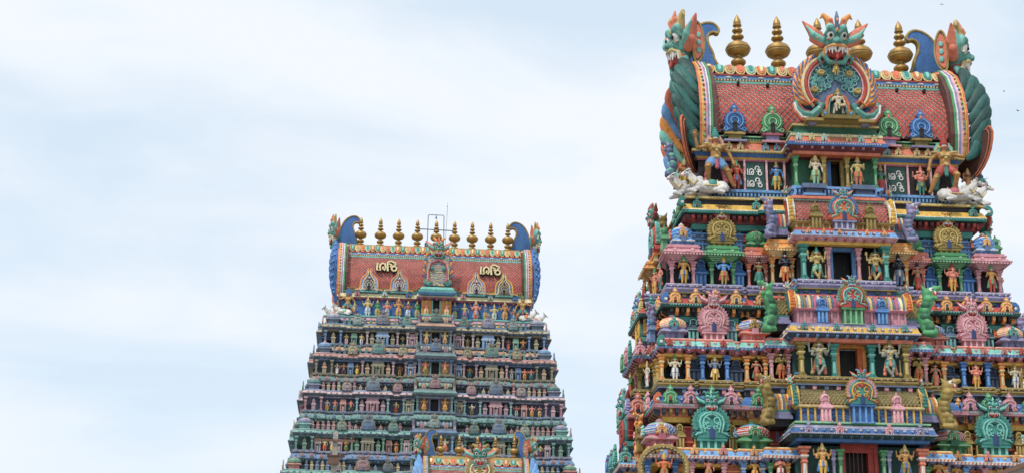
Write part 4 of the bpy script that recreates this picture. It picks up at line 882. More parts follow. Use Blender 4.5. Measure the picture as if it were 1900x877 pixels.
# corner scrolls
m0 = MB(); m0.plate([(0, 0), (.42, 0), (.5, .18), (.46, .42), (.3, .6), (.12, .62), (.02, .46), (.12, .34), (.22, .36), (.2, .2)], -.1, .06, 'A', None, .1, .03); m0.ball((.24, -.12, .22), (.1, .04, .1), 'B', 7, 4)
SCR = m0.mesh('scroll')
for F_, hx, yy, c in ((23.84, 8.85, -4.0, 'blue'), (18.54, 9.45, -4.7, 'orange'), (21.5, 9.2, -4.5, 'teal'), (29.0, 7.9, -3.95, 'teal')):
    for s in (-1, 1): put(SCR, 'corner_scroll', main, (s * (hx - .1), yy, F_), 0, (s * .9, .9, .9), dict(A=c, B='white'))
for s in (-1, 1):
    for x in (7.3, 6.6, 5.2, 4.85):
        put(SCR, 'cornice_scroll', main, (s * x, -3.9, 23.86), 0, (s * .6, .7, .6), dict(A='blue', B='white')); put(SCR, 'cornice_scroll', main, (s * (x + .6), -4.6, 18.56), 0, (s * .6, .7, .7), dict(A='ltblue', B='orange'))

# ---- central bays
central_bay(main, 2.35, -5.15, F1, 26.78, .5, 26.80, 27.58, ('yellow', 'pink', 'ltblue', 'red', 'rose', 'ltpink'), 'dark')
central_bay(main, 2.95, -5.85, F2, 21.52, .6, 21.56, 22.46, ('salmon', 'dkslate', 'yellow', 'lav', 'dkslate', 'ltblue'), 'dkteal')
central_bay(main, 3.2, -6.55, F3, 16.4, .74, 16.48, 17.25, ('blue', 'dkteal', 'blue', 'ltlav', 'dkteal', 'slate'), 'dkteal')
doorway(main, .08, -4.2, F1, 26.76, .5, 'ltblue', 'ltblue')
doorway(main, .05, -4.9, F2, 21.5, .58, 'ltorange', 'orange', open_leaf=True)
doorway(main, .0, -5.6, F3, 16.4, .72, 'red', 'red', open_leaf=True)
for s in (-1, 1):
    pillar(main, s * 2.1, -4.95, F1, 1.85, .42, 'teal'); pillar(main, s * .78, -4.75, F1, 1.8, .28, 'pink', 'ltpink')
    pillar(main, s * 2.6, -5.6, F2, 1.72, .42, 'olive', 'ltgold'); pillar(main, s * .95, -5.45, F2, 1.7, .4, 'teal', 'ltteal')
    pillar(main, s * 2.85, -6.3, F3, 1.55, .46, 'salmon', 'white'); pillar(main, s * 1.05, -6.1, F3, 1.5, .3, 'green', 'ltgreen'); pillar(main, s * 1.35, -6.0, F3, 1.5, .26, 'lav')
def sala(P, half, yf, zb, z0, z1, d, base, style, arch_cols, nic, nx, gable_cols, wing, lead='teal', aw=1.4, az=0.0):
    """barrel-roofed shrine over a bay"""
    m = MB(); m.box(-half, half, yf + .25, yf + 1.6, zb, z0 - .14, base[0]); k = int(half * 2 / .34)
    for i in range(k + 1): x = -half + .06 + i * (2 * half - .12) / k; m.box(x - .045, x + .045, yf + .17, yf + .25, zb, z0 - .14, base[1])
    m.sweep(bayplan(half, yf + .2, yf + 1.7), [(0, z0 - .16, base[1]), (.12, z0 - .12, base[2]), (.14, z0 - .04, base[1]), (.06, z0, base[1]), (-.4, z0, base[1])])
    b = put(m, 'shrine_base', P)
    pr = vaultprof(yf + .22, d, z0, z1 - .12); m = MB(); vault(m, pr, -half, half, 'maroon'); v = put(m, 'barrel_roof', P)
    if style[0] == 'tile': put(tiles(pr, -half + .03, half - .03, .21, style[1], style[2], 0, .9), 'roof_tiles', v, kind='stuff')
    elif style[0] == 'lat': put(tiles(pr, -half + .03, half - .03, .19, style[1], style[2], 0, .9), 'roof_tiles', v, kind='stuff')
    else: mm = MB(); bands(mm, pr, -half, half, style[1:], .16, .05); put(mm, 'roof_bands', v)
    m = MB(); m.box(-half, half, yf + d - .25, yf + d + .6, z1 - .22, z1 - .06, 'ltteal'); m.box(-half, half, yf + d - .35, yf + d + .7, z1 - .06, z1 + .08, 'salmon' if style[0] != 'band' else 'teal'); put(m, 'ridge', v)
    for s in (-1, 1):
        end_gable(P, s * (half + .12), yf + d + .2, z0 - .05, d * .95, (z1 - z0) * .95, s, gable_cols, lead)
        w0, w1, wy, wz0, wz1, cs = wing
        pw = vaultprof(wy, d * .8, wz0, wz1); m = MB(); x0, x1 = sorted((s * (half + .2), s * (half + w1)))
        vault(m, pw, x0, x1, 'maroon'); wv = put(m, 'wing_roof', P)
        if cs[0] == 'tile': put(tiles(pw, x0, x1, .19, cs[1], cs[2]), 'roof_tiles', wv, kind='stuff')
        else: mm = MB(); bands(mm, pw, x0, x1, cs, .12, .05); put(mm, 'roof_bands', wv)
        mm = MB(); mm.box(x0, x1, wy - .05, wy + d, wz0 - .1, wz0, 'teal'); mm.box(x0 - .05, x1 + .05, wy - .15, wy + d, wz0 - .45, wz0 - .28, 'lav'); mm.box(x0, x1, wy - .05, wy + d, wz0 - .28, wz0 - .1, 'lav'); mm.box(x0, x1, wy + .05, wy + d, wz0 - .8, wz0 - .45, 'dark'); put(mm, 'wing_base', wv)
        mm = MB(); mm.box(x0, x1, wy + d * .5, wy + d, wz1 - .05, wz1 + .12, 'salmon'); put(mm, 'wing_ridge', wv)
        for x in nx: niche(P, s * x, yf + .12, zb, .58, (z1 - zb) * .78, nic)
    grand(P, 0, yf + .05, z0 - .02 + az, aw, *arch_cols[:2], F=arch_cols[2], D=arch_cols[3], mask='teal', mB='orange', mC='ltblue', pedestal=z0 - zb + az, pcol=base[3] if len(base) > 3 else base[0], mz=.95, ms=.44)
sala(main, 2.45, -5.2, 27.58, 28.05, 29.55, 1.15, ('gold', 'ltgold', 'olive', 'lav'), ('tile', 'brick', 'vpale'), ('orange', 'ltteal', 'blue', 'teal'), 'olive', (1.4,), ('red', 'yellow', 'white'), (0, 1.05, -4.2, 27.95, 28.95, ('orange', 'slate', 'cream', 'blue', 'red')), aw=1.45)
sala(main, 2.75, -5.9, 22.5, 23.3, 24.4, 1.15, ('pink', 'pink', 'rose', 'green'), ('band', 'lav', 'cream', 'slate', 'olive', 'lav', 'ltgold', 'slate', 'rose'), ('red', 'ltteal', 'olive', 'teal'), 'blue', (1.5,), ('teal', 'orange', 'yellow'), (0, 1.0, -4.95, 23.1, 24.15, ('tile', 'olive', 'cream')), lead='ltteal', aw=1.38)
sala(main, 2.98, -6.6, 17.45, 18.3, 19.45, 1.25, ('scr_blue_navy', 'yellow', 'cream', 'blue'), ('lat', 'olive', 'cream'), ('teal', 'yellow', 'pink', 'red'), 'pink', (1.75,), ('yellow', 'teal', 'yellow'), (0, 1.15, -5.5, 18.2, 19.2, ('orange', 'cream', 'slate', 'gold')), lead='ltteal', aw=1.45)
m = MB(); m.sweep(bayplan(3.1, -6.5), [(-.2, 17.2, 'green'), (.1, 17.22, 'dkgreen'), (.12, 17.32, 'green'), (.2, 17.36, 'ltgreen'), (.2, 17.44, 'green'), (-.5, 17.46, 'green')]); put(m, 'green_moulding', main)
for y, z, xs, c, w_ in ((-5.15 - .28, 27.26, (-1.9, -1.1, 1.1, 2.0, -.3), 'ltorange', .26), (-5.85 - .28, 22.08, (-2.5, -.9, .9, 2.5), 'teal', .36), (-6.55 - .26, 16.8, (-2.7, 2.7), 'lav', .5), (-6.55 - .26, 16.8, (-1.2, 1.2), 'pink', .5)):
    for x in xs: arch(main, x, y, z, w_, c, name='cornice_arch')
GB = 'guardian beasts beside the central barrel roofs'
for z, h, x, y, c, c2, nm in ((27.3, 2.05, 3.62, -4.6, 'lav', 'slate', 'lavender'), (22.2, 2.55, 3.98, -5.2, 'green', 'dkgreen', 'green'), (17.4, 2.45, 4.4, -5.9, 'gold', 'olive', 'golden')):
    for s in (-1, 1): beast(TM, s * x, y, z, h, c, '%s carved beast with open jaws, %s end of the %s barrel roof, big tower' % (nm, ('left', 'right')[s > 0], {'lavender': 'upper', 'green': 'middle', 'golden': 'lowest'}[nm]), GB, s * .95, c2)
for s in (-1, 1):
    for z, x, c, nm in ((22.1, 9.5, 'lav', 'lavender'), (16.4, 10.2, 'ltorange', 'tan')):
        beast(TM, s * x, -2.9, z, 2.0, c, '%s upright beast on the %s corner of the big tower, %s' % (nm, ('left', 'right')[s > 0], 'beside the lattice dome' if nm == 'tan' else 'below the pink pavilion'), 'upright beasts on the tower corners', s * .7)

for s in (-1, 1):
    beast(TM, s * 8.15, 1.2, 28.0, 2.3, 'olive', '%s horned beast with red jaws on the flank just below the white bulls' % ('olive near' if s < 0 else 'olive far-side'), 'horned beasts on the flanks', s * 1.4, 'red')
    beast(TM, s * 8.3, -2.4, 31.2, 1.9, 'slate', 'carved scrolled bracket beast under the %s gable of the big roof' % ('left' if s < 0 else 'right'), 'bracket beasts under the gables', s * 1.2, 'ltteal')
# ---- top storey under the roof
m = MB(); m.box(-6.9, 6.9, -2.7, 2.7, 29.6, 33.4, 'dark'); put(m, 'top_storey_wall', main)
fb0 = [(-2.15, 2.45, .9)]
pl0 = plan(7.85, 3.6, [(-3.9, 4.0, .25)])
m = MB(); m.sweep(pl0, [(-.8, 28.05, 'teal'), (-.5, 28.07, 'teal'), (-.45, 28.35, 'maroon'), (-.35, 28.36, 'maroon'), (-.3, 28.72, 'dkteal'), (.12, 28.76, 'teal'), (.16, 28.92, 'white'), (.14, 28.95, 'yellow'), (-.06, 29.28, 'dark'), (-.12, 29.3, 'dark'), (-.12, 29.56, 'gold'), (.02, 29.58, 'ltgold'), (.02, 29.7, 'gold'), (-1.5, 29.71, 'gold')])
put(m, 'entablature', main)
m = MB(); m.rows(pl0, 28.4, 28.7, -.34, -.02, .3, .17, 'red', 'maroon', ymax=3); m.rows(pl0, 28.80, 28.88, .1, .17, .14, .07, 'ltteal', None, 'ball', ymax=3); put(m, 'brackets', main, kind='stuff')
m = MB(); m.sweep(plan(7.0, 2.95, [(-2.15, 2.45, .9)]), [(.1, 29.7, 'slate'), (.1, 29.82, 'dkslate'), (.0, 29.84, 'dkslate'), (0, 30.18, 'ltblue'), (.1, 30.2, 'ltblue'), (.1, 30.34, 'slate'), (-1, 30.35, 'slate')])
m.rows(plan(7.0, 2.95, [(-2.15, 2.45, .9)]), 29.86, 30.16, 0, .07, .19, .1, 'ltblue'); put(m, 'railing', main)
for s in (-1, 1):
    for x in (7.2, 4.1): arch(main, s * x + (.1 if s > 0 else 0), -3.62, 29.02, .52, 'teal', 'ltteal', name='cornice_arch')
# wall panels, posts and lettered boards
for x in (-5.55, -4.5 + .03, -3.3, -2.35, 2.15 + .3, 3.05, 4.25, 5.5):
    m = MB(); m.box(x - .05, x + .05, -2.82, -2.7, 30.35, 32.1, 'ltpink'); put(m, 'wall_post', main)
GLY1 = [[(215, 285), (215, 430), (280, 430), (262, 400), (255, 340), (275, 300), (310, 290), (345, 310), (355, 370), (345, 420), (325, 430), (310, 425), (300, 395), (310, 360), (330, 355)],
        [(395, 310), (395, 260), (420, 225), (460, 225), (485, 255), (480, 290), (440, 300)], [(420, 350), (470, 345), (490, 300), (515, 300), (505, 345)],
        [(497 + 42 * math.cos(t), 395 + 42 * math.sin(t)) for t in [i * .5236 for i in range(13)]]]
def glyphs(m, polys, x, y, z, sc, r, col, ox, oz, yaw=None):
    for p in polys: m.tube([(x + (a - ox) * sc, y, z - (b - oz) * sc) for a, b in p], r, col, 6, .6)
for x, ww in ((-3.9, .98), (3.65, .98)):
    m = MB(); m.box(x - ww / 2, x + ww / 2, -2.78, -2.7, 30.4, 31.98, 'dkteal'); b = put(m, 'lettered_board', main)
    m = MB()
    for dz in (.0, .66): glyphs(m, GLY1, x - .04, -2.8, 31.5 - dz, .0023, .032, 'white', 375, 330)
    put(m, 'lettering', b)
fbc = [(-2.15, 2.45, .9)]
pc = plan(6.95, 2.75, fbc)
m = MB(); m.sweep(pc, [(-.3, 32.0, 'maroon'), (.02, 32.02, 'rose'), (.03, 32.12, 'yellow'), (.06, 32.2, 'yellow'), (.1, 32.22, 'blue'), (.2, 32.38, 'blue'), (.24, 32.4, 'ltgold'), (.34, 32.42, 'ltgold'), (.34, 32.54, 'gold'), (.3, 32.56, 'salmon'), (.05, 33.0, 'orange'), (.02, 33.05, 'gold'), (.06, 33.07, 'gold'), (.06, 33.14, 'green'), (-.02, 33.16, 'green'), (-.02, 33.32, 'dkgreen'), (.1, 33.36, 'ltgreen'), (.1, 33.42, 'dkgreen'), (-.3, 33.62, 'dkgreen')])
put(m, 'cornice', main)
m = MB(); m.rows(pc, 33.16, 33.26, 0, .03, .15, .08, 'ltgold', None, 'ball', ymax=2); m.rows(pc, 32.43, 32.52, .3, .36, .16, .08, 'cream', None, 'ball', ymax=2); put(m, 'beads', main, kind='stuff')
for i, x in enumerate((-5.3, -4.7, -3.35, -2.75, 3.15, 3.75, 4.75, 5.35)):
    arch(main, x, -3.0, 32.56, .42, 'ltgold' if i in (0, 1, 5, 6, 7) else 'slate', 'cream' if i in (0, 1, 5, 6, 7) else 'ltteal', name='cornice_arch')
for x in (-4.97, -2.95, 3.3, 5.05):      # pedestals with the four scroll arches on the roof slope
    c = 'blue' if x < -4 or x > 4 else 'green'
    m = MB(); cc = ('purple', 'gold')[0]; m.box(x - .55, x + .55, -3.15, -2.6, 33.42, 33.55, 'gold' if c == 'blue' else 'rose'); m.box(x - .35, x + .35, -3.05, -2.6, 33.0, 33.42, 'lav' if c == 'green' else 'olive'); m.box(x - .6, x + .6, -3.2, -2.6, 33.0, 33.1, 'pink' if c == 'green' else 'lav'); put(m, 'arch_pedestal', main)
    arch(main, x, -2.95, 33.56, 1.22, c, 'ltblue' if c == 'blue' else 'ltgreen', 'salmon', kind=SCROLL, name='scroll_arch')
# top bay
m = MB(); pb = bayplan(2.3, -4.1, -2.6, .15)
m.sweep(pb, [(-.4, 32.02, 'orange'), (.0, 32.04, 'salmon'), (.02, 32.2, 'maroon'), (.1, 32.24, 'maroon'), (.28, 32.42, 'blue'), (.34, 32.44, 'blue'), (.34, 32.62, 'ltblue'), (.28, 32.64, 'salmon'), (.1, 32.98, 'ltgreen'), (.14, 33.0, 'cream'), (.14, 33.14, 'teal'), (-.1, 33.3, 'dkgreen'), (-.1, 33.6, 'gold'), (0, 33.62, 'ltgold'), (0, 33.74, 'gold'), (-1, 33.8, 'gold')])
m.rows(pb, 32.26, 32.4, 0, .26, .26, .13, 'pink', 'maroon'); m.rows(pb, 32.5, 32.58, .3, .35, .13, .07, 'white', None, 'ball'); put(m, 'cornice', main)
for i, x in enumerate((-1.9, -1.2, -.55, .75, 1.4, 2.1)): arch(main, x, -4.32, 32.7, .36, 'ltgold' if i % 2 else 'ltteal', name='cornice_arch')
m = MB(); m.box(-2.0, -.3, -3.3, -2.6, 30.35, 32.02, 'dkgreen'); m.box(.55, 2.3, -3.3, -2.6, 30.35, 32.02, 'dkgreen'); put(m, 'bay_wall', main)
doorway(main, .13, -3.25, 30.35, 32.0, .36, 'gold', 'navy', 'black')
m = MB(); m.box(-.26, .0, -3.3, -3.27, 30.35, 31.98, 'blue'); put(m, 'door_leaf', main)
for s in (-1, 1):
    for dx, c in ((.62, 'gold'), (2.1, 'green')):
        pillar(main, .13 + s * dx, -3.7, 30.35, 1.68, .26, c)
    m = MB(); m.box(.13 + s * 1.3 - .62, .13 + s * 1.3 + .62, -4.3, -3.4, 30.12, 30.36, 'slate'); m.box(.13 + s * 1.3 - .45, .13 + s * 1.3 + .45, -4.22, -3.4, 29.72, 30.12, 'dkslate'); m.box(.13 + s * 1.3 - .58, .13 + s * 1.3 + .58, -4.28, -3.4, 29.72, 29.84, 'ltblue'); put(m, 'statue_pedestal', main)
# roof
temple_roof(main, .35, 6.62, 33.62, 38.1, .33, 1.0, tall=1.1)
for x, z in ((-4.5, 37.0 - .25), (-2.9, 36.7), (-5.9, 36.85), (-5.6, 33.95), (-3.3, 33.95), (-1.9, 33.9), (4.2, 36.7), (5.7, 36.7)):
    m = MB(); m.box(x - .07, x + .07, -2.85 if z < 35 else -2.2, -2.0 if z > 35 else -2.6, z - .08, z + .08, 'black'); put(m, 'drain_hole', main)
# the great face over the centre
m = MB()
RO = [(1.72 * math.cos(t) , 2.05 + 1.72 * math.sin(t)) for t in [-.95 + i * .21 for i in range(13)]]
RO = [p for p in RO if p[0] > .2]
m.plate(half([(.5, .25), (.95, .3)] + RO), -.22, .9, 'slate', 'blue', .03, .06)
def arc(r, a0, a1, n, cy=2.05, y=-.3): return [(r * math.cos(a0 + (a1 - a0) * i / n), y, cy + r * math.sin(a0 + (a1 - a0) * i / n)) for i in range(n + 1)]
m.tube(arc(1.60, -.8, math.pi + .8, 26), .11, 'red', 7); m.tube(arc(1.76, -.8, math.pi + .8, 26, y=-.28), .09, 'cream', 6); m.tube(arc(1.47, -.8, math.pi + .8, 26), .045, 'ltpink', 6)
q = [(.60, -.36, .3), (.56, -.36, .9), (.42, -.36, 1.3), (.0, -.36, 1.5)]; m.tube(q + [(-x, y, z) for x, y, z in reversed(q[:-1])], .13, 'orange', 7); m.tube([(x * .8, y - .05, z * .95) for x, y, z in q + [(-x, y, z) for x, y, z in reversed(q[:-1])]], .05, 'ltteal', 6); m.plate(half([(.42, .2), (.4, .9), (.3, 1.25), (0, 1.4)]), -.31, -.2, 'dkteal')
rr_ = random.Random(3)
for s in (-1, 1):
    for i in range(75):
        a = rr_.uniform(0, 6.28); t = rr_.uniform(-.5, 1.55); rad = rr_.uniform(.35, 1.34)
        m.tube(ring(s * rad * math.cos(t), -.27, 2.1 + rad * math.sin(t), .13, .13, 0, 8, a, a + 4.9), .034, ('ltteal', 'slate', 'ltteal', 'teal')[i % 4], 5)
    for cx_, cz_ in ((.75, 2.75), (1.15, 1.75)):
        m.ball((s * cx_, -.3, cz_), (.24, .12, .2), 'gold'); m.tube(ring(s * cx_, -.4, cz_, .13, .11, 0, 8), .04, 'ltgold', 5)
    F_ = [(s * 2.2, -.3, 1.15), (s * 2.12, -.34, .7), (s * 1.85, -.38, .32), (s * 1.4, -.4, .22), (s * 1.05, -.42, .5), (s * .85, -.42, .85), (s * 1.15, -.4, 1.05)]
    m.tube(F_, [.05, .15, .22, .25, .24, .2, .08], 'seateal', 8); m.tube([(x * 1.04, y - .1, z - .2) for x, y, z in F_[:5]], .07, 'white', 6); m.tube([(x * 1.05, y - .02, z - .3) for x, y, z in F_[:5]], .10, 'orange', 6); m.tube([(x * .98, y - .12, z + .16) for x, y, z in F_[1:5]], .06, 'red', 6)
    m.tube([(s * .95, -.5, .95), (s * 1.2, -.5, 1.12), (s * 1.5, -.46, .85), (s * 1.75, -.42, 1.1)], .07, 'orange', 6)
    m.ball((s * 1.02, -.6, .62), (.10, .06, .07), 'white'); m.tube(ring(s * .68, -.45, .34, .19, .19, 0, 10), .08, 'gold', 6, cap=False); m.ball((s * .68, -.5, .34), .12, 'ltblue')
hood = put(m, 'great_arch', main, (.3, -3.75, 33.95))
for s in (-1, 1):
    for i in range(8):                                     # fan of orange feathers hugging each side
        m = MB(); t = i / 7; a0 = -.62 + t * 1.25; r0_ = 1.74; b = Vector((math.cos(a0) * r0_, 0, 2.0 + math.sin(a0) * r0_)); a1 = a0 + .42; r1_ = 2.28 - .12 * t
        e = Vector((math.cos(a1) * r1_, 0, 2.0 + math.sin(a1) * r1_)); mid = b.lerp(e, .5) + Vector((.10, 0, -.04))
        pts = [b, b.lerp(mid, .6), mid, mid.lerp(e, .5), e]; pts = [Vector((s * v.x, 0, v.z)) for v in pts]
        m.tube(pts, [.12, .20, .22, .17, .03], 'ltorange', 7, .7); m.tube([v + Vector((0, -.14, 0)) for v in pts[1:]], .035, 'blue', 5); m.tube([v + Vector((-s * .1, -.09, 0)) for v in pts[:-1]], .03, 'brown', 5)
        put(m, 'wing_feather', hood, (0, -.12, 0))
    m = MB(); m.tube([(s * v[0], .2, v[2]) for v in arc(2.05, -.75, 1.1, 9)], [.08, .14, .18, .2, .2, .2, .2, .18, .14, .1], 'blue', 8); put(m, 'wing_back', hood)
put(MASK, 'beast_mask', main, (.3, -4.3, 38.45), 0, (2.05, 2.3, 2.45), mcm('seateal', 'salmon', 'ltorange', 'slate'), rot=(.22, 0, 0))
# pedestal under the great arch
m = MB(); m.box(-1.5, 2.1, -4.6, -2.6, 33.75, 33.9, 'gold'); m.box(-1.3, -.9, -4.3, -3.4, 33.62, 34.1, 'lav'); m.box(1.5, 1.9, -4.3, -3.4, 33.62, 34.1, 'lav'); m.box(-.6, 1.2, -4.9, -4.2, 33.78, 33.98, 'olive'); put(m, 'arch_pedestal', main)

# ---- finials
for x, s_, lb in ((-4.0, 1, 'leftmost brass finial on the big red roof, next to the blue curled crest'), (-1.75, 1, 'second brass finial from the left on the big red roof, in open sky'), (.55, 1, 'brass finial just left of the great beast face, partly hidden by its ear'), (2.9, 1, 'brass finial behind the right ear of the great beast face'), (5.2, 1, 'rightmost brass finial on the big red roof, alone right of the face')):
    finial(TM, x, 38.48, .98, lb, 'brass finials on the big tower', 1.06)

# ---- statues of the big tower
ST = lambda *a, **k: statue(TM, *a, **k)
ST('giant', -6.1, -3.4, 30.3, 2.85, 'skin', 'ltblue', 'golden giant with raised hand and blue trunks, left end, above white bulls', GS, acc='ltgold', scarf='rose', crown='teal', halo='pink', rz=.1)
ST('giant', 6.1, -3.4, 30.3, 2.85, 'skin', 'red', 'golden giant with outstretched hand and red trunks, right end, above white bulls', GS, acc='ltgold', scarf='teal', crown='red', halo='ltteal', mirror=True, rz=-.1)
ST('stand4', -4.95, -3.0, 30.35, 1.42, 'skinred', 'red', 'red four-armed statue between giant and lettered board, left part of the top storey', GS, acc='gold', scarf='ltblue', crown='green', halo='gold')
ST('two', -2.82, -3.0, 30.35, 1.42, 'skinblue', 'yellow', 'half blue half brown statue right of the left lettered board', GS, acc='gold', scarf='teal', crown='olive')
ST('lady', 2.72, -3.0, 30.35, 1.42, 'skingreen', 'red', 'green goddess in a red skirt left of the right lettered board', GS, acc='gold', scarf='blue', crown='gold')
ST('elephant', 4.88, -3.0, 30.35, 1.4, 'skinpink', 'teal', 'pink elephant-headed statue beside the giant in red trunks', GS, acc='ltgold', scarf='gold', crown='salmon')
ST('two', -.98, -3.95, 30.36, 1.5, 'skinpale', 'ltgreen', 'pale door guardian with green trunks, left of the topmost doorway', GS, scarf='olive', crown='ltgold', club=1, halo='gold')
ST('two', 1.25, -3.95, 30.36, 1.5, 'ltgold', 'salmon', 'yellow door guardian with salmon trunks, right of the topmost doorway', GS, scarf='olive', crown='gold', club=1, mirror=True)
ST('seat', .3, -4.35, 33.98, 1.5, 'skinpale', 'gold', 'grey seated deity with one leg hanging, inside the arch under the great face', GS, acc='gold', scarf='skinpale', crown='gold', halo='dkgreen')
ST('pray', .3, -4.3, 36.45, .95, 'skin', 'gold', 'small statue in a blue jacket at the top of the great arch', GS, acc='blue', scarf='yellow', crown='red')
for s, nm in ((-1, 'left'), (1, 'right')):
    ST('two', s * 7.6, -2.5, 30.35, 1.55, 'skinbrown', 'olive', 'dark attendant half hidden behind the bulls at the %s end of the top storey' % nm, GS, scarf='yellow', crown='ltgold', halo='orange')
ST('guard', -1.45, -5.1, F1, 1.5, 'ltgold', 'ltgreen', 'golden four-armed door guardian left of the middle doorway below the upper barrel roof', GS, scarf='teal', crown='teal', halo='gold', club=1)
ST('guard', 1.55, -5.1, F1, 1.5, 'ltgold', 'teal', 'golden four-armed door guardian right of the middle doorway below the upper barrel roof', GS, scarf='red', crown='dkteal', halo='gold', club=1, mirror=True)
ST('sage', -2.92, -4.45, F1, 1.5, 'dark', 'orange', 'black bearded sage in orange cloth inside the left orange pavilion', GS, acc='slate', scarf='ltgold', crown='black')
ST('sage', 2.92, -4.45, F1, 1.5, 'dark', 'slate', 'black bearded sage inside the right orange pavilion', GS, acc='slate', scarf='skinpale', crown='black')
ST('two', -7.97, -3.75, F1, 1.3, 'skin', 'yellow', 'golden statue in yellow inside the left pink pavilion', GS, scarf='blue', crown='green', halo='green')
ST('stand4', -5.92, -3.75, F1, 1.3, 'skinblue', 'gold', 'teal four-armed statue inside the left green pavilion', GS, scarf='red', crown='yellow')
ST('lady', -4.1, -3.75, F1, 1.3, 'skinbrown', 'teal', 'brown goddess in teal inside the left salmon pavilion', GS, scarf='green', crown='dark')
ST('lady', 4.1, -3.75, F1, 1.3, 'skinpink', 'red', 'goddess in a green blouse and red skirt inside the right salmon pavilion', GS, scarf='green', crown='dark')
ST('elephant', 5.92, -3.75, F1, 1.3, 'skinpink', 'yellow', 'elephant-headed statue in yellow inside the right green pavilion', GS, scarf='red', crown='red')
ST('two', 7.97, -3.75, F1, 1.3, 'skin', 'red', 'orange statue in red inside the right pink pavilion', GS, scarf='green', crown='green')
for s, nm in ((-1, 'left'), (1, 'right')):
    ST('two', s * 8.95, -2.3, F1, 1.3, 'skinpink', 'teal', 'statue in teal on the %s flank of the big tower, beside the pink pavilion' % nm, GS, rz=s * 1.4, crown='green')
    ST('two', s * 9.1, -1.35, F1, 1.3, 'skinpink', 'yellow', 'pink statue in yellow on the %s flank of the big tower, beside the orange pavilion' % nm, GS, rz=s * 1.2, crown='green')
    ST('stand4', s * 9.45, .0, F1, 1.3, 'skin', 'red', 'statue in red inside the orange pavilion on the %s flank of the big tower' % nm, GS, rz=s * 1.57)
    ST('two', s * 9.75, -2.6, F2, 1.15, 'skinpale', 'white', 'pale statue in white on the %s flank of the big tower, second storey down' % nm, GS, rz=s * 1.3)
    ST('stand4', s * 10.25, .0, F2, 1.15, 'skingreen', 'orange', 'green statue in the side bay of the %s flank, second storey down' % nm, GS, rz=s * 1.57)
ST('guard', -1.75, -5.85, F2, 1.68, 'stone', 'seateal', 'stone grey four-armed door guardian left of the orange-framed doorway', GS, acc='ltgold', scarf='salmon', crown='olive', halo='olive', club=1, mirror=True)
ST('guard', 1.75, -5.85, F2, 1.68, 'stone', 'seateal', 'stone grey four-armed door guardian right of the orange-framed doorway', GS, acc='ltgold', scarf='salmon', crown='olive', halo='olive', club=1)
ST('sage', -3.45, -4.95, F2, 1.32, 'olive', 'orange', 'bearded sage in orange cloth left of the grey door guardians', GS, acc='gold', scarf='olive', crown='black')
ST('sage', 3.45, -4.95, F2, 1.32, 'gold', 'orange', 'bearded sage in orange cloth right of the grey door guardians', GS, acc='gold', scarf='olive', crown='black')
ST('stand4', -8.6, -4.2, F2, 1.13, 'skinpale', 'white', 'grey four-armed statue in white between the outer left orange pillars', GS, scarf='slate', crown='green', halo='olive')
ST('stand4', -6.6, -4.2, F2, 1.13, 'slate', 'yellow', 'blue-grey statue in yellow between the left blue pillars', GS, scarf='cream', crown='ltgold', halo='gold')
ST('lady', -4.52, -4.2, F2, 1.13, 'skinpink', 'red', 'goddess in a green blouse and red skirt left of the green beast', GS, scarf='green', crown='dark')
ST('lady', 4.52, -4.2, F2, 1.13, 'skinpink', 'salmon', 'goddess in red between pillars right of the right-hand sage', GS, scarf='green', crown='dark')
ST('elephant', 6.6, -4.2, F2, 1.13, 'skinpink', 'yellow', 'red elephant-headed statue in yellow between the right blue pillars', GS, scarf='red', crown='gold')
ST('stand4', 8.6, -4.2, F2, 1.13, 'skinpale', 'white', 'grey statue in white between the outer right orange pillars', GS, scarf='slate', crown='gold', halo='olive')
ST('stand4', -2.0, -6.5, F3 + .1, 1.42, 'skin', 'yellow', 'golden crowned guardian left of the red barred doorway at the bottom edge', GS, acc='ltgold', scarf='blue', crown='ltgold', halo='gold')
ST('stand4', 2.0, -6.5, F3 + .1, 1.42, 'skin', 'gold', 'golden crowned guardian right of the red barred doorway at the bottom edge', GS, acc='ltgold', scarf='blue', crown='ltgold', halo='gold', mirror=True)
ST('pray', -3.85, -5.65, F3, 1.15, 'skinpink', 'white', 'pink praying statue beside the green pillar, bottom left of the red doorway', GS, crown=None)
ST('pray', 3.85, -5.65, F3, 1.15, 'skin', 'orange', 'orange praying statue with a gold halo, bottom right of the red doorway', GS, crown='gold', halo='gold')
ST('two', -7.2, -5.0, F3, 1.1, 'skinpink', 'gold', 'pink statue with gold crown between pink pillars on the bottom edge', GS, crown='gold', halo='gold')
ST('two', 7.2, -5.0, F3, 1.1, 'skin', 'red', 'statue between pink pillars in the bottom right corner', GS, crown='gold', halo='gold')
ST('two', -4.95, -5.0, F3, 1.1, 'skin', 'yellow', 'orange bare-chested statue between light blue pillars on the bottom edge', GS, crown='gold')
ST('two', 4.95, -5.0, F3, 1.1, 'skin', 'red', 'orange statue between light blue pillars right of the red doorway', GS, crown='gold')
# dancing god in a ring
dg_ = statue(TM, 'stand4', -9.45, -5.6, F3 - .25, 1.3, 'orange', 'gold', 'orange dancing deity inside a big beaded gold ring, lower left of the tower', GS, crown='yellow')
m = MB(); Rr = .80; m.tube(ring(0, .1, .62, Rr, Rr, 0, 30), .085, 'gold', 6, cap=False); m.tube(ring(0, .08, .62, Rr * .88, Rr * .88, 0, 30), .022, 'olive', 6, cap=False)
for i in range(36): t = i * math.pi / 18; m.ball((Rr * .94 * math.cos(t), .04, .62 + Rr * .94 * math.sin(t)), .025, 'white', 5, 4)
for i in range(24): t = i * math.pi / 12; m.ball((Rr * 1.08 * math.cos(t), .1, .62 + Rr * 1.08 * math.sin(t)), (.05, .04, .05), 'gold', 5, 4)
put(m, 'flame_ring', dg_)
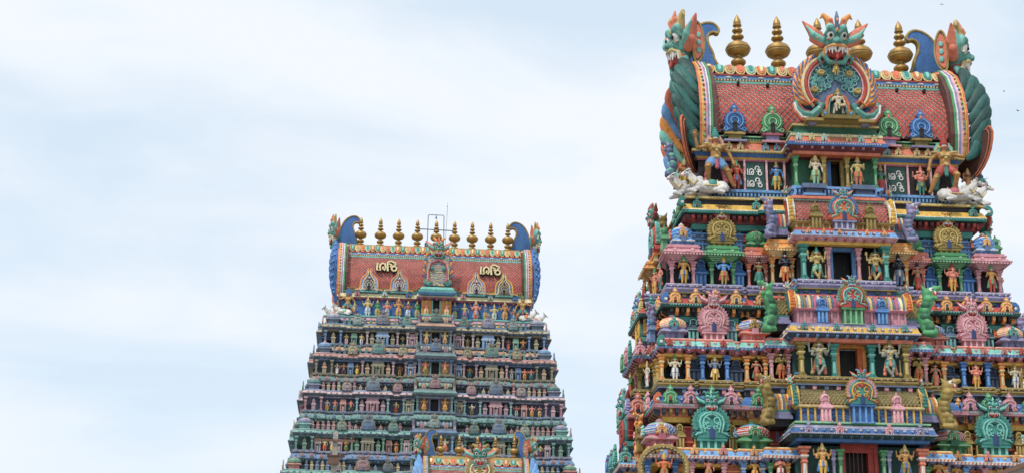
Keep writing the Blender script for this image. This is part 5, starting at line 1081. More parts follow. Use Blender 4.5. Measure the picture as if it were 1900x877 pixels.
# bulls
for s, nm in ((-1, 'left'), (1, 'right')):
    for j, (x, y, sc, rz, lb) in enumerate(((6.5, -3.55, 1.38, .0, 'front white bull lying at the feet of the %s golden giant, with %s blanket' % (nm, 'teal' if s < 0 else 'rose')), (7.25, -2.9, 1.32, -.12, 'rear white bull at the outer %s corner, behind the blanketed bull' % nm))):
        o = put(BULL, 'bull_statue', None, TM.w(s * x, y, 29.71), TM.rz + s * rz, (s * sc, sc, sc), dict(A='bullwhite', B='ltpink', C='teal' if s < 0 else 'rose', D='dark', gold='ltgold', pupil='black'))
        o['label'] = lb; o['category'] = 'bull statue'; o['group'] = 'white bulls on the big tower'

# =================================================================== the distant tower, left of centre
TL = Tower((-6.62, 134.83, 0), R(5))
far = empty('temple_tower', TL.loc, TL.rz, 'distant painted gateway tower with a row of small brass finials, left of centre', 'temple tower')
GL = 'painted statues on the distant tower'
m = MB(); m.box(-13.2, 13.2, -7.6, 7.6, 0, 12, 'granite', .5, .5); m.box(-12.6, 12.6, -6.9, 6.9, 12, 22.2, 'olive', .4, .4); put(m, 'lower_wall', far)
for z in (4, 8, 12, 15.4, 18.8):
    course(far, 'cornice', plan(12.9 - z * .035, 7.3 - z * .04, [(-2.2, 2.2, .9)]), [(0, z, 'slate'), (.4, z + .2, 'teal'), (.5, z + .4, 'rose'), (.3, z + .7, 'gold'), (-.3, z + .8, 'gold')])
m = MB(); m.box(-1.6, 1.6, -8.6, -7.4, 0, 11.5, 'granite', .1, .1); m.box(-1.1, 1.1, -8.66, -8.55, .3, 4, 'black'); put(m, 'doorway', far)
LF = [(34.45, 9.2, 4.1), (31.8, 9.8, 4.7), (28.6, 10.5, 5.3), (25.25, 11.05, 5.9), (21.9, 11.7, 6.5)]
def shrine_mini_mesh():      # little pillared pavilion: 1 wide, 1 high
    m = MB()
    for s in (-.36, .36): m.box(s - .09, s + .09, -.3, -.1, 0, .6, 'A')
    m.box(-.4, .4, -.08, .1, 0, .6, 'dark'); m.sq([(.4, .55), (.52, .62, 'B'), (.54, .68), (.42, .78), (.42, .82, 'B'), (.46, .84), (.4, 1.0), (0, 1.01)], 'A', sy=.6); m.box(-.14, .14, -.2, -.08, 0, .42, 'B'); return m.mesh('small_pavilion')
def arch_low_mesh():
    m = MB(); o = half([(.5, 0), (.52, .12), (.38, .24), (.47, .46), (.4, .72), (.16, .86), (.18, 1.0), (0, 1.25)]); m.plate(o, -.2, 0, 'A', None, .12, .06)
    q = [(.38, -.22, .08), (.28, -.22, .3), (.32, -.22, .52), (0, -.22, .72)]; m.tube(q + [(-x, y, z) for x, y, z in reversed(q[:-1])], .05, 'B', 4)
    m.box(-.13, .13, -.23, -.18, 0, .36, 'C'); return m.mesh('arch')
def pillar_low_mesh():
    m = MB(); m.sq([(.5, 0), (.5, .08), (.3, .12), (.26, .55), (.4, .6, 'B'), (.42, .66), (.28, .7), (.3, .8), (.6, .88, 'B'), (.6, .96), (.4, 1.0)], 'A'); return m.mesh('pillar')
def dome_low_mesh():
    m = MB(); m.sq([(.42, 0), (.42, .3), (.6, .4, 'B'), (.6, .46), (.42, .56)], 'B'); m.lathe([(.46, .55), (.56, .68), (.56, .86), (.4, 1.02, 'C'), (.15, 1.12, 'C'), (.12, 1.2, 'C'), (0, 1.35)], 8, 'A'); return m.mesh('dome')
SM, AL, PL_, DL = shrine_mini_mesh(), arch_low_mesh(), pillar_low_mesh(), dome_low_mesh()
def lp(me, nm, x, y, z, sc, col, edge=None, heart='navy', rz=0): return put(me, nm, far, (x, y, z), rz, sc, dict(A=col, B=edge or tint(col), C=heart))
ORD = 'first second third fourth fifth sixth seventh eighth ninth tenth eleventh twelfth thirteenth fourteenth fifteenth sixteenth'.split()
ROWN = ['first', 'second', 'third', 'fourth', 'lowest']
SK = ['skin', 'skinpink', 'skinpale', 'skinbrown', 'ltgold']
CLO = [('orange', 'orange'), ('maroon', 'dark red'), ('yellow', 'yellow'), ('white', 'white'), ('teal', 'teal'), ('gold', 'gold')]
palL = [dict(corn=('gold', 'slate', 'ltgold', 'slate'), ledge='slate', curve='ltorange', lip='lav', beam='dkslate', arch=('slate', 'teal'), dome=('ltlav', 'slate'), band='dkteal', shala='ltblue', side='gold'),
        dict(corn=('blue', 'slate', 'salmon', 'salmon'), ledge='olive', curve='teal', lip='lav', beam='dkslate', arch=('teal', 'teal'), dome=('ltblue', 'slate'), band='slate', shala='olive', side='ltorange'),
        dict(corn=('lav', 'dkslate', 'ltpink', 'slate'), ledge='slate', curve='seateal', lip='ltteal', beam='dkslate', arch=('salmon', 'ltgold'), dome=('teal', 'lav'), band='dkteal', shala='rose', side='pink'),
        dict(corn=('teal', 'slate', 'ltteal', 'teal'), ledge='lav', curve='blue', lip='ltblue', beam='dkteal', arch=('rose', 'salmon'), dome=('lav', 'ltteal'), band='dkteal', shala='olive', side='green'),
        dict(corn=('slate', 'teal', 'ltteal', 'seateal'), ledge='olive', curve='slate', lip='ltblue', beam='dkslate', arch=('yellow', 'slate'), dome=('green', 'salmon'), band='slate', shala='rose', side='salmon')]
for k, (F, hx, hy) in enumerate(LF):
    p = palL[k]; top = 36.3 if k == 0 else LF[k - 1][0] - .95
    c5 = hx * .475; wb = 1.35 + .08 * k
    fb = sym([(c5 - 1.35, c5 + 1.35, .4), (hx - 1.5, hx, .3), (wb + .05, wb + 1.0, .45)]) + [(-wb, wb, 1.1)]; fb.sort(); sbl = [(-2.4, 2.4, .5)]
    pl = plan(hx, hy, fb, sbl)
    m = MB(); m.box(-hx + .7, hx - .7, -hy + .65, hy - .65, F - 1.5, top + .5, 'dark' if k % 2 else 'navy')
    for s in (-1, 1): m.box(min(s * (hx - .7), s * (hx + .1)), max(s * (hx - .7), s * (hx + .1)), -1.9, 1.9, F - .5, top + .3, p['band'])
    put(m, 'storey_wall', far)
    course(far, 'ledge', pl, [(-.5, F - 1.0, p['beam']), (-.1, F - .98, p['beam']), (-.05, F - .8, p['lip']), (.28, F - .7, p['lip']), (.3, F - .62, p['curve']), (.12, F - .3, p['lip']), (.0, F - .28, 'dark'), (.0, F - .18, p['ledge']), (.12, F - .17, p['ledge']), (.12, F, p['ledge']), (-.9, F + .01, p['ledge'])])
    m = MB(); m.rows(pl, F - .95, F - .8, -.05, .2, .3, .16, p['lip'], p['band'], ymax=3); m.rows(pl, F - .58, F - .42, 0, .24, .37, .18, tint(p['curve']), p['lip'], 'ball', ymax=3); m.rows(pl, F - .16, F - .02, .05, .15, .5, .24, tint(p['ledge']), p['ledge'], ymax=3); m.rows(pl, F - .3, F - .18, 0, .06, .37, .14, 'ltgold', p['band'], ymax=3); put(m, 'brackets', far, kind='stuff')
    ph = 1.12; zc = F + ph
    plc = plan(hx - .1, hy - .1, [(max(a, -hx + .1), min(b, hx - .1), q) for a, b, q in fb], sbl); c = p['corn']
    course(far, 'cornice', plc, [(-.6, zc - .02, c[0]), (.0, zc, c[0]), (.02, zc + .1, c[1]), (.26, zc + .2, c[1]), (.3, zc + .27, c[2]), (.12, zc + .5, c[3]), (.14, zc + .54, tint(c[3]) if c[3] in PAL else 'white'), (.1, zc + .6, p['band']), (-.7, zc + .62, p['band'])])
    m = MB(); m.sweep(plan(hx - .45, hy - .45), [(0, zc + .58, p['band']), (0, zc + .95, tint(p['band'])), (.08, zc + .97, p['beam']), (.08, zc + 1.07, p['beam']), (-.5, zc + 1.08, p['beam'])]); m.rows(plan(hx - .45, hy - .45), zc + .58, zc + .95, 0, .07, .26, .12, tint(p['beam']), p['arch'][0], ymax=3); put(m, 'parapet_wall', far)
    m = MB(); m.rows(plc, zc + .1, zc + .2, 0, .24, .24, .12, tint(c[1]), 'dark', ymax=3); m.rows(plc, zc + .3, zc + .44, 0, .25, .4, .18, c[0], 'cream', 'ball', ymax=3); put(m, 'brackets', far, kind='stuff')
    r2 = random.Random(11 + k)
    u0, u1 = wb + .25, hx - .25
    # pillars and little pavilions between the statues (front), mirrored
    elems = [(c5 - 1.25, 'P'), (c5 - .85, 'N'), (c5, 'S'), (c5 + .85, 'N'), (c5 + 1.25, 'P'), (hx - 1.4, 'P'), (hx - .8, 'N'), (hx - .15, 'P'), (wb + .2, 'P'), (wb + .55, 'M'), (wb + .95, 'P')]
    g0, g1 = wb + 1.05, c5 - 1.4; g2, g3 = c5 + 1.4, hx - 1.55
    for a, b in ((g0, g1), (g2, g3)):
        n = max(1, int((b - a) / .52)); 
        for i in range(n):
            elems.append((a + (b - a) * (i + .5) / n, ('F', 'M', 'F')[i % 3] if n > 2 else ('F', 'M')[i % 2]))
    figs = []
    cols = ['teal', 'pink', 'ltblue', 'gold', 'ltpink', 'green', 'blue', 'salmon']; pc1, pc2 = ('blue', 'olive', 'rose', 'teal', 'lav')[k], ('ltpink', 'pink', 'ltteal', 'green', 'ltgold')[k]
    for i, (u, e) in enumerate(elems):
        for s in (-1, 1):
            x = s * u
            inb = any(a - .01 <= x <= b + .01 for a, b, q in fb); y = -hy + .1 - (.35 if inb else 0)
            if e == 'P': lp(PL_, 'pillar', x, y, F, (.24, .24, ph), pc1 if i % 2 else pc2)
            elif e == 'N': lp(NICHE, 'niche_shrine', x, y + .1, F, (.34, .34, ph * .48), p['side'])
            elif e == 'S':
                lp(SM, 'pavilion', x, y + .05, F, (1.1, .6, ph), p['shala'])
                lp(PL_, 'pillar', x - .14, y - .12, F, (.14, .14, ph * .6), p['shala']); lp(PL_, 'pillar', x + .14, y - .12, F, (.14, .14, ph * .6), p['shala'])
            elif e == 'M': lp(SM, 'pavilion', x, y + .05, F, (.52, .4, ph * .92), cols[(i + k) % 8])
            else: figs.append((x, y))
    figs.sort()
    for i, (x, y) in enumerate(figs):
        cl, cn = CLO[r2.randrange(6)]; sk = SK[r2.randrange(5)]
        side = 'left' if x < 0 else 'right'; n_ = [f for f in figs if (f[0] < 0) == (x < 0)].index((x, y)) + 1
        statue(TL, ('stand4', 'two', 'lady', 'pray')[r2.randrange(4)], x, y - .05, F, .93, sk, cl, 'small %s-robed statue, %s from the left, %s half, %s row of the distant tower' % (cn, ORD[n_ - 1], side, ROWN[k]), GL, acc='ltgold', scarf=('red', 'blue', 'green')[i % 3], crown=None, low=True)
    # domes, arches on the parapet and cornice
    for s in (-1, 1):
        lp(DL, 'domed_shrine', s * (hx - .75), -hy + .1, zc + .6, (1.0, .8, .85), p['dome'][0], p['dome'][1], 'orange')
        for d in (-1.0, -.5, .5, 1.0): lp(AL, 'cornice_arch', s * c5 + d * 1.0, -hy - .25, zc + .58, (.3, .3, .42), p['arch'][int(abs(d) > .7)])
        lp(GRAND, 'grand_arch', s * c5, -hy - .3, zc + .62, (1.05, 1.0, 1.0), ('lav', 'teal', 'slate', 'blue', 'rose')[k], heart='navy')
        lp(MASKL, 'beast_mask', s * c5, -hy - .42, zc + 1.62, (.42, .42, .42), ('lav', 'teal', 'slate', 'blue', 'rose')[k], 'red')
        for xx, cc in ((c5 - 2.0, ('teal', 'ltgold', 'rose', 'teal', 'dkslate')[k]), (c5 + 2.1, ('ltteal', 'ltgold', 'ltpink', 'ltgreen', 'ltpink')[k])):
            lp(GRAND, 'grand_arch', s * xx, -hy - .05, zc + .6, (.78, .8, .8), cc); lp(MASKL, 'beast_mask', s * xx, -hy - .15, zc + 1.38, (.34, .34, .34), cc, cc)
        n = 0; x = c5 + 1.5
        while x < hx - 1.3:
            if abs(x - c5 - 2.1) > .5: lp(NICHE, 'miniature_shrine', s * x, -hy + .15, zc + .6, (.26, .26, .42), p['arch'][n % 2])
            n += 1; x += .42
        x = wb + 1.1
        while x < c5 - 1.4:
            if abs(x - c5 + 2.0) > .5: lp(NICHE, 'miniature_shrine', s * x, -hy + .15, zc + .6, (.26, .26, .42), p['arch'][n % 2])
            n += 1; x += .42
        for xx in np.arange(wb + .6, hx, .74): lp(AL, 'cornice_arch', s * float(xx), -hy - (.62 if any(a <= xx <= b for a, b, q in fb) else .3), F - .62, (.3, .3, .3), ('ltorange', 'salmon', 'slate', 'orange', 'ltpink')[k])
        for yy in (-hy + .8, -2.2, -1.2, 0, 1.2, 2.2, hy - .8):
            e = abs(yy) < 2.3; lp(PL_, 'pillar', s * (hx + (.3 if e else -.1)), yy, F, (.3, .3, ph), pc1)
            lp(AL, 'side_arch', s * (hx + (.45 if e else .1)), yy, zc + .5, (.6, .5, .6 if e else .8), cols[(k + int(yy * 3)) % 8], rz=s * math.pi / 2)
        lp(GRAND, 'side_arch', s * (hx + .35), 0, zc + .62, (1.5, 1.1, 1.1), ('teal', 'blue', 'rose', 'green', 'slate')[k], rz=s * math.pi / 2)
        statue(TL, 'two', s * (hx + .35), -1.7, F, .95, 'skin', 'orange', 'small orange statue on the %s flank beside the %s row of the distant tower' % (('left', 'right')[s > 0], ROWN[k]), GL, rz=s * 1.57, crown=None, low=True)
    # central bay with its black doorway
    yb = -hy - 1.1; zt = F + 1.3
    m = MB(); m.box(-wb + .1, -.36, yb + .5, yb + 1.3, F, zt, ('dkslate', 'yellow', 'maroon', 'dark', 'teal')[k]); m.box(.36, wb - .1, yb + .5, yb + 1.3, F, zt, ('dkslate', 'yellow', 'maroon', 'dark', 'teal')[k]); put(m, 'bay_wall', far)
    m = MB(); m.box(-.34, .34, yb + .62, yb + .75, F, zt, 'black')
    for s in (-1, 1): m.box(s * .38 - .06, s * .38 + .06, yb + .35, yb + .6, F, zt, ('blue', 'ltteal', 'blue', 'lav', 'blue')[k])
    put(m, 'doorway', far)
    for s in (-1, 1):
        lp(PL_, 'pillar', s * (wb - .12), yb + .15, F, (.26, .26, 1.3), ('slate', 'blue', 'teal', 'ltblue', 'teal')[k])
        if k < 4: statue(TL, 'stand4', s * (wb * .56), yb + .12, F, 1.08, ('ltgold', 'skinpink', 'skin', 'skinpale')[k], ('ltgold', 'gold', 'yellow', 'salmon')[k], 'crowned door guardian %s of the black doorway in the %s row of the distant tower' % (('left', 'right')[s > 0], ROWN[k]), GL, acc='gold', scarf='salmon', crown='gold', low=True, mirror=s > 0)
    m = MB(); b_ = bayplan(wb, yb, -hy + .5)
    m.sweep(b_, [(-.3, zt, 'gold'), (.05, zt + .02, p['lip']), (.26, zt + .14, p['lip']), (.3, zt + .2, p['curve']), (.12, zt + .42, 'white'), (.14, zt + .46, p['beam']), (.1, zt + .52, p['beam']), (-.2, zt + .54, p['band'])]); m.rows(b_, zt + .03, zt + .13, 0, .2, .2, .1, p['band'])
    m.box(-wb + .2, wb - .2, yb + .2, yb + 1.4, zt + .5, zt + .78, p['band']); put(m, 'cornice', far)
    m = MB(); pr = vaultprof(yb + .15, .7, zt + .76, zt + 1.22, 6); vault(m, pr, -wb + .15, wb - .15, ('salmon', 'slate', 'green', 'teal', 'rose')[k]); bands(m, pr, -wb + .15, wb - .15, [p['curve'], 'cream', p['lip']], .12, .03); put(m, 'barrel_roof', far)
    for s in (-1, 1):
        lp(BEAST, 'lion_head', s * (wb + .05), yb + .3, zt + .5, (.9, .9, .95), ('lav', 'teal', 'gold', 'lav', 'green')[k], 'pink')
        lp(AL, 'small_arch', s * wb * .6, yb + .08, zt + .55, (.38, .4, .42), ('ltorange', 'rose', 'ltorange', 'salmon', 'yellow')[k])
    lp(GRAND, 'grand_arch', 0, yb + .02, zt + .62, (.85, .85, .85), ('teal', 'blue', 'rose', 'ltteal', 'olive')[k], heart='red'); lp(MASKL, 'beast_mask', 0, yb - .1, zt + 1.5, (.4, .4, .4), ('teal', 'blue', 'rose', 'teal', 'olive')[k], 'red')
for o in list(bpy.data.objects):        # the weathered storeys wear the dulled paints with distance haze mixed in
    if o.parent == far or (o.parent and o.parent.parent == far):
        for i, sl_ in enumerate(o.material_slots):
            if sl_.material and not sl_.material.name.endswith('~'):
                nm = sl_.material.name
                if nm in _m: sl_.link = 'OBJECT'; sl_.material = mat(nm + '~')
# top storey of the distant tower
m = MB(); m.box(-7.9, 7.9, -2.7, 2.7, 36.6, 39.6, 'blue'); put(m, 'top_storey_wall', far)
plt = plan(8.95, 3.4, sym([(3.3, 6.0, .2)]) + [(-1.35, 1.35, 1.2)] if False else sorted(sym([(3.3, 6.0, .2)]) + [(-1.35, 1.35, 1.2)]))
course(far, 'ledge', plt, [(-.6, 35.9, 'dark'), (-.1, 36.0, 'maroon'), (.0, 36.25, 'slate'), (.2, 36.3, 'blue'), (.22, 36.42, 'yellow'), (.1, 36.62, 'yellow'), (.1, 36.68, 'ltpink'), (.16, 36.7, 'ltpink'), (.14, 36.95, 'blue'), (.2, 36.98, 'ltteal'), (.2, 37.1, 'ltteal'), (-1, 37.11, 'ltteal')])
m = MB(); m.sweep(plan(9.05, 3.6), [(0, 34.9, 'dkslate'), (0, 35.95, 'dkslate')]); put(m, 'parapet_wall', far)
plc = plan(8.0, 2.75, [(-1.35, 1.45, .9)])
course(far, 'cornice', plc, [(-.3, 38.75, 'rose'), (.1, 38.78, 'rose'), (.2, 38.88, 'white'), (.3, 38.9, 'cream'), (.22, 39.2, 'ltlav'), (.05, 39.25, 'ltlav'), (.06, 39.35, 'str_teal_ltteal'), (.16, 39.38, 'teal'), (.16, 39.5, 'dkteal'), (.02, 39.52, 'salmon'), (.02, 39.62, 'navy'), (.12, 39.66, 'gold'), (.14, 39.76, 'ltgold'), (-.2, 39.8, 'ltgold')])
m = MB(); m.rows(plc, 39.53, 39.63, 0, .1, .2, .1, 'ltteal', 'salmon', ymax=2.4); m.rows(plc, 38.64, 38.78, -.1, .12, .3, .15, 'rose', 'navy', ymax=2.4); put(m, 'brackets', far, kind='stuff')
temple_roof(far, -.1, 7.72, 39.75, 43.95, .27, .92, red='brick', pale='vpale', plume='blue', plume2='blue', back='salmon', petal_w=.42, tname='roof_tiles', tall=.95, pw=.5, curl=False)
GOLD_W = [[(330, 210), (310, 510), (450, 510), (420, 420), (430, 290), (520, 220), (610, 260), (640, 400), (590, 510), (520, 450), (560, 370)], [(715, 540), (705, 200), (760, 140), (850, 130), (930, 180), (1000, 200), (1010, 260), (930, 300)], [(760, 230), (860, 300), (850, 370), (790, 340)],
          [(950 + 95 * math.cos(t), 430 + 95 * math.sin(t)) for t in [i * .5236 for i in range(13)]]]
for x in (-4.2, 4.6):
    m = MB(); 
    def gw(y, r, col):
        i0 = len(m.v); glyphs(m, GOLD_W, 0, y, 0, .00228, r, col, 680, 335); 
    gw(.06, .14, 'dark'); gw(-.09, .085, 'cream'); put(m, 'lettering', far, (x, -2.62, 41.75), rot=(-.16, 0, 0))
for x, c in ((-5.65, 'slate'), (-3.1, 'lav'), (3.4, 'lav'), (5.75, 'ltgold')):
    arch(far, x, -3.1, 39.42, 1.0, c, 'cream' if c != 'ltgold' else 'slate', 'dark', kind=SCROLL, name='scroll_arch', hs=1.0)
    m = MB()
    for s in (-1, 1):
        q_ = soft([(s * .98, 0, .05), (s * .62, 0, .08), (s * .62, 0, .6), (s * .52, 0, 1.05), (s * .16, 0, 1.35), (s * .06, 0, 1.85)], 2, False)
        m.tube(q_, .14, 'ltblue' if c != 'ltgold' else 'slate', 6); m.tube([(x_ * 1.18, -.1, z_ * 1.03) for x_, y_, z_ in q_], .07, 'ltorange' if c != 'ltgold' else 'yellow', 6); m.tube([(x_ * .8, -.12, z_ * .93) for x_, y_, z_ in q_], .05, 'cream', 5)
    m.box(-.75, .75, -.1, .5, -.12, .02, 'ltteal'); put(m, 'arch_frame', far, (x, -3.1, 39.42))
for i, x in enumerate((-7.3, -6.6, -4.3, -2.3, 2.3, 4.6, 6.7)): arch(far, x, -3.05, 39.0, .5, ('blue', 'pink', 'ltteal')[i % 3], name='cornice_arch')
# great arch and face of the distant tower
m = MB(); m.plate(half([(.55, .1), (1.1, .0), (1.25, .5), (1.05, .9), (1.15, 1.6), (1.0, 2.3), (.55, 2.8), (0, 2.9)]), -.2, .7, 'scr_slate_ltgold', 'slate', .03, .05)
for rr, c, kx in ((.1, 'rose', 1), (.05, 'cream', 1.12)):
    q = [(.6 * kx, -.25, .45), (.88 * kx, -.25, .7), (.88 * kx, -.25, 1.5), (.7 * kx, -.25, 2.1), (0, -.25, 2.4)]; m.tube(q + [(-x, y, z) for x, y, z in reversed(q[:-1])], rr, c, 6)
for s in (-1, 1):
    m.tube([(s * 1.3, -.2, .7), (s * 1.2, -.25, .3), (s * .9, -.3, .15), (s * .6, -.3, .45)], [.05, .16, .18, .12], 'teal', 6)
    for i in range(6): m.tube([(s * (1.0 + .03 * i), -.1, .8 + .35 * i), (s * (1.4 - .05 * i), -.12, 1.05 + .35 * i), (s * (1.42 - .1 * i), -.12, 1.4 + .35 * i)], [.06, .12, .03], 'ltorange' if i % 2 else 'slate', 6)
    m.ball((s * .55, -.3, 1.6), (.2, .1, .2), 'teal')
put(m, 'great_arch', far, (.1, -3.55, 39.75), 0, (.88, 1, 1)); lowm = put(MASK, 'beast_mask', far, (.1, -3.8, 43.15), 0, (1.3, 1.3, 1.6), mcm('seateal', 'salmon', 'ltorange', 'salmon'), rot=(.2, 0, 0))
m = MB(); pb = bayplan(1.35, -4.1, -2.6, .05); m.sweep(pb, [(-.3, 38.95, 'blue'), (.05, 38.98, 'ltblue'), (.25, 39.1, 'ltblue'), (.28, 39.18, 'teal'), (.1, 39.45, 'ltteal'), (-.1, 39.7, 'slate'), (-.6, 39.75, 'slate')]); m.box(-1.2, -.3, -3.5, -2.7, 37.1, 38.95, 'ltorange'); m.box(.35, 1.3, -3.5, -2.7, 37.1, 38.95, 'ltorange'); put(m, 'cornice', far)
m = MB(); m.box(-.3, .35, -3.2, -3.1, 37.1, 38.95, 'black'); m.box(-.34, -.24, -3.55, -3.2, 37.1, 38.95, 'ltteal'); m.box(.3, .4, -3.55, -3.2, 37.1, 38.95, 'ltteal'); put(m, 'doorway', far)
LX = [(-6.9 + .1, 'small grey statue beside the left giant'), (-5.68, 'golden statue with a red cape under the leftmost arch'), (-4.87, 'statue in yellow second from the left gable arch'), (-4.06, 'pink statue in white halfway along the left row'), (-3.1, 'golden statue under the second gable arch'), (-2.3, 'brown statue between second gable arch and the bay'), (-1.55, 'green statue in yellow left of the bay'),
      (1.6, 'grey statue in yellow right of the bay'), (2.45, 'golden statue second right of the bay'), (3.4, 'pink statue in red under the third gable arch'), (4.2, 'blue statue in yellow between the right gable arches'), (4.95, 'golden statue in white between the right gable arches'), (5.85, 'four-armed statue in yellow under the rightmost gable arch'), (6.6, 'small dark statue beside the right giant')]
cl_ = [('skinpale', 'slate'), ('ltgold', 'white'), ('skingreen', 'yellow'), ('skinpink', 'ltlav'), ('skin', 'yellow'), ('skinbrown', 'white'), ('skingreen', 'yellow'), ('slate', 'yellow'), ('ltgold', 'lav'), ('skinpink', 'orange'), ('slate', 'yellow'), ('ltgold', 'white'), ('skin', 'yellow'), ('skinbrown', 'slate')]
for i, (x, lb) in enumerate(LX):
    b = i in (1, 4, 9, 12); statue(TL, 'stand4' if b or i % 2 else 'two', x, -3.1, 37.12, 1.52 if b else (1.05 if i in (0, 13) else 1.32), *cl_[i], lb + ', top row of the distant tower', GL, scarf=('rose', 'ltblue', 'teal', 'green')[i % 4], acc='ltgold', crown='ltgold', halo=('rose', 'blue', 'pink', 'ltteal')[i % 4] if b else ('teal' if i % 3 == 0 else None), low=True)
for s, nm in ((-1, 'left'), (1, 'right')):
    statue(TL, 'two', s * .85 + .05, -3.75, 37.12, 1.3, 'skinpink', 'cream', 'pale door guardian %s of the topmost doorway of the distant tower' % nm, GL, acc='ltgold', scarf='salmon', crown='ltgold', mirror=s > 0, low=True)
    statue(TL, 'giant', s * 7.35, -3.0, 37.12, 2.05, 'skin', 'teal', 'striding giant with a raised hand, %s end of the distant top row' % nm, GL, acc='ltgold', scarf='rose', crown='olive', halo='gold', mirror=s > 0)
    for j, (x, y, sc) in enumerate(((7.7, -3.3, .95), (8.55, -2.6, .9))):
        o = put(BULL, 'bull_statue', None, TL.w(s * x, y, 37.1), TL.rz, (s * sc, sc, sc), dict(A='bullwhite', B='ltpink', C='ltteal' if s < 0 else 'salmon', D='dark', gold='ltgold', pupil='black')); o['label'] = '%s white bull at the %s end of the top ledge of the distant tower' % (('inner', 'outer')[j], nm); o['category'] = 'bull statue'; o['group'] = 'white bulls on the distant tower'
FX = (-6.55, -4.85, -3.27, -1.64, .01, 1.61, 3.16, 4.77, 6.28)
for i, x in enumerate(FX):
    finial(TL, x, 44.4, .72, 'small brass finial on the distant tower, ' + ('leftmost of nine', 'second of nine from the left', 'third of nine from the left', 'fourth of nine, where the steel bar begins', 'fifth of nine, inside the wire frame', 'sixth of nine, where the steel bar ends', 'seventh of nine from the left', 'second of nine from the right end', 'rightmost of nine, beside the blue crest')[i], 'small brass finials on the distant tower', 1.07)
# steel bar, wire frame with lamp and lightning rod behind the distant roof
def tag(o, label, cat, group=None, kind=None):
    if label: o['label'] = label; o['category'] = cat
    if group: o['group'] = group
    if kind: o['kind'] = kind
    return o
m = MB(); m.tube([(-1.6, .15, 46.1), (1.65, .15, 46.05)], .045, 'slate', 8); tag(put(m, 'steel_bar', None, TL.loc, TL.rz), 'grey steel bar tied across three finials of the distant tower', 'bar')
fr = empty('lamp_frame', TL.w(0, .5, 44.5), TL.rz, 'thin steel goalpost frame with a hanging lamp above the distant roof', 'frame')
m = MB(); m.tube([(-.75, 0, 0), (-.72, 0, 2.98), (-.68, 0, 3.05), (.62, 0, 3.05), (.66, 0, 2.98), (.7, 0, 0)], .035, 'slate', 8); put(m, 'frame', fr)
m = MB(); m.tube([(-.02, 0, 3.05), (-.02, 0, 2.9)], .03, 'slate', 6); m.lathe([(0, 0), (.07, .06), (.08, .16), (.03, .25), (0, .27)], 8, 'slate', (-.02, 0, 2.66)); put(m, 'lamp', fr)
m = MB(); m.sq([(.22, 0), (.22, .4), (.1, .55), (0, .56)], 'slate', (-.75, 0, 0)); put(m, 'base_box', fr)
m = MB(); m.tube([(.82, .0, 0), (.95, 0, 3.9)], .016, 'slate', 6); m.ball((.95, 0, 3.9), .05, 'slate'); m.tube([(.95, 0, 3.9), (.96, 0, 4.25)], .01, 'slate', 5); tag(put(m, 'lightning_rod', None, TL.w(0, .5, 44.5), TL.rz), 'thin lightning rod standing beside the lamp frame on the distant roof', 'rod')

# =================================================================== nearer small gate roof, bottom centre
TN = Tower((-1.477, 69.98, 0), R(5))
sc = .317
gate = empty('temple_gate', TN.loc, TN.rz, 'nearer small gate tower with bright blue plumed roof ends, bottom centre', 'temple gate', sc=sc)
zb = 14.3 / sc - 4.75 * 1.3
temple_roof(gate, 0, 6.62, zb, zb + 4.5 * 1.3, .262, 1.0, red='brick', pale='vpale', plume='ltblue', plume2='ltblue', back='salmon', petal_w=.95, crest='blue', tall=.9, curl=False)
m = MB(); m.box(-7.2, 7.2, -2.9, 2.9, 0, zb - 3, 'ltteal'); m.box(-6.8, 6.8, -2.6, 2.6, zb - 3, zb + .05, 'blue'); put(m, 'gate_wall', gate)
course(gate, 'cornice', plan(7.1, 2.8), [(-.2, zb - 1, 'rose'), (.5, zb - .8, 'ltpink'), (.5, zb - .6, 'yellow'), (.1, zb - .2, 'teal'), (-.2, zb + .03, 'teal')])
m = MB(); m.box(-1.8, 1.8, -3.0, -2.85, 0, 9, 'brown'); put(m, 'doorway', gate)
grand(gate, .4, -3.0, zb + 2.3, 3.8, 'olive', 'cream', 'red', F='gold', D='rose', mask='teal', mB='salmon', mz=.95, ms=.75)
TG = Tower(TN.loc, TN.rz, sc)
for i, x in enumerate((-4.75, -2.2, .3, 2.75, 5.35)):
    finial(TG, x, zb + 4.75 * 1.3, .95, 'dull brass finial on the near gate roof, ' + ('leftmost, in front of the black doorway', 'second from the left', 'middle one, behind the beast face', 'second from the right', 'rightmost, beside the blue crest')[i], 'brass finials on the near gate roof', 1.02)

# utility pole, wires, roof corner, birds ------------------------------------
def at(px, py, Y):
    X = (px - 950) / 3013; Z = (438.5 - py) / 3013; cr_, sr = math.cos(.012), math.sin(.012)
    a = X * cr_ - Z * sr; b = X * sr + Z * cr_; d = Vector((a, math.cos(R(18)) - b * math.sin(R(18)), math.sin(R(18)) + b * math.cos(R(18))))
    return Vector((0, 0, 1.7)) + d * (Y / d.y)
top = at(623, 800, 48); pole = empty('utility_pole', (top.x, top.y, 0), .1, 'weathered concrete utility pole with a crossarm, lower left of the distant tower', 'utility pole')
h = top.z
m = MB(); m.box(-.11, .11, -.09, .09, 0, h, 'concrete', .035, .025); put(m, 'post', pole)
m = MB(); m.box(-.62, .58, -.14, -.08, h - .32, h - .25, 'rust'); put(m, 'crossarm', pole)
for x in (-.55, -.25, .3, .52): m = MB(); m.lathe([(.0, 0), (.035, .01), (.045, .05), (.02, .07), (.035, .1), (0, .13)], 8, 'brown', (x, -.11, h - .25)); put(m, 'insulator', pole)
m = MB(); m.box(-.2, .14, -.24, -.08, h - 1.0, h - .78, 'rust'); m.box(-.22, .3, -.26, -.06, h - .78, h - .74, 'brown'); put(m, 'junction_box', pole)
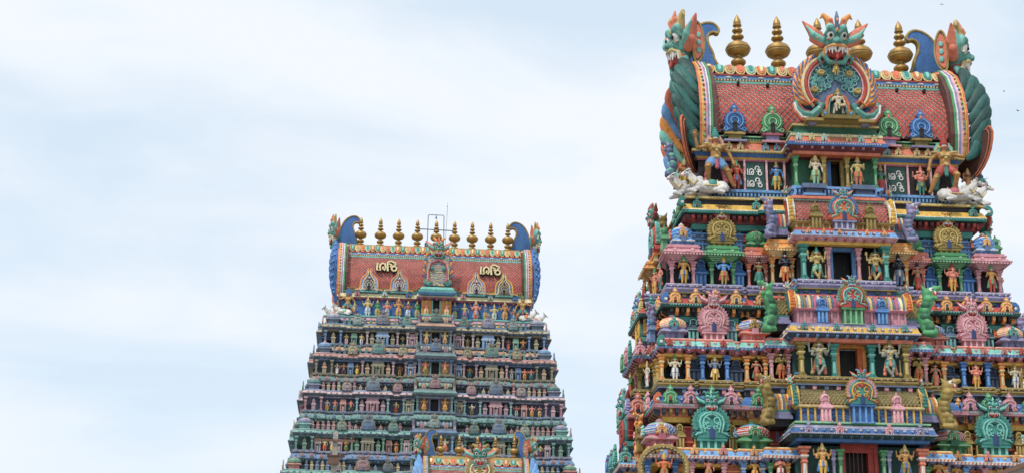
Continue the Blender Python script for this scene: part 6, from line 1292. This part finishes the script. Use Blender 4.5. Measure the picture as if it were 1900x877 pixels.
m = MB(); m.tube([(.0, -.1, h - .95), (.2, -.12, h - 1.15), (.22, -.12, h - 1.6)], .02, 'concrete', 6); put(m, 'conduit', pole)
ends = [((626, 871), (905, 812), 'upper'), ((620, 878), (780, 856), 'middle'), ((560, 868), (770, 868), 'lower')]
for i, (a, b, nm) in enumerate((((560, 872), (880, 846), 'topmost'), ((560, 876), (900, 855), 'middle'), ((600, 880), (870, 864), 'lowest'))):
    A, B = at(*a, 47.9), at(*b, 60); A = A + (A - B) * .6; B2 = B + (B - A) * .15
    P_ = [A.lerp(B2, t / 10) - Vector((0, 0, .35 * math.sin(math.pi * t / 10))) for t in range(11)]
    m = MB(); m.tube([tuple(v) for v in P_], .011, 'concrete', 5); tag(put(m, 'overhead_wire', None), '%s pale overhead wire sagging across the base of the distant tower' % nm, 'wire', 'overhead wires near the pole')
c0 = at(1847, 877, 32); c1 = at(1900, 857, 32)
hut = empty('roof_corner', (c1.x + .9, c1.y, 0), .0, 'grey gabled hut roof edge poking into the bottom right corner', 'hut')
dx = (c1.x - c0.x); dz = (c1.z - c0.z); sl_ = dz / dx; H_ = c1.z + sl_ * .9
m = MB(); Lh = 1.6; o = [(-Lh, 0), (Lh, 0), (Lh, H_ - sl_ * Lh - .05), (0, H_ - .05), (-Lh, H_ - sl_ * Lh - .05)]; m.plate(o, 0, 4, 'concrete'); put(m, 'wall', hut)
for s in (-1, 1):
    m = MB(); vs = [(0, -.15, H_), (s * (Lh + .3), -.15, H_ - sl_ * (Lh + .3)), (s * (Lh + .3), 4.2, H_ - sl_ * (Lh + .3)), (0, 4.2, H_)]; vs += [(x, y, z - .09) for x, y, z in vs]
    m.add(vs, [(0, 1, 2, 3), (4, 5, 6, 7), (0, 1, 5, 4), (1, 2, 6, 5), (2, 3, 7, 6), (3, 0, 4, 7)], 'rust'); put(m, 'roof_panel', hut)
bm_ = MB(); 
for s in (-1, 1): bm_.add([(0, -.06, 0), (s * .16, -.02, .09), (s * .32, .08, .03), (s * .15, .06, .075), (0, .06, .0)], [(0, 1, 3, 4), (1, 2, 3)], 'dark')
bm_.ball((0, 0, 0), (.04, .12, .035), 'dark', 6, 4); BIRD = bm_.mesh('bird')
for i, (px, py, Y, rz, lb) in enumerate(((1889, 206, 150, .6, 'tiny dark bird near the right edge of the sky, highest beside the big roof'), (1863, 170, 190, 1.4, 'tiny far bird up and left of the right-edge bird'), (1830, 332, 170, -.4, 'tiny dark bird just right of the white bulls'), (1748, 9, 170, .2, 'tiny bird at the very top of the sky above the right crest'))):
    tag(put(BIRD, 'bird', None, at(px, py, Y), rz, 1.0), lb, 'bird', 'birds in the sky')
# ground -----------------------------------------------------------------------
m = MB(); m.add([(-1500, -1500, 0), (1500, -1500, 0), (1500, 1500, 0), (-1500, 1500, 0)], [(0, 1, 2, 3)], 'granite'); tag(put(m, 'ground'), None, None, kind='structure')
m = MB(); m.add([(-40, -20, .004), (60, -20, .004), (60, 66, .004), (-40, 66, .004)], [(0, 1, 2, 3)], 'concrete'); tag(put(m, 'pavement'), None, None, kind='structure')
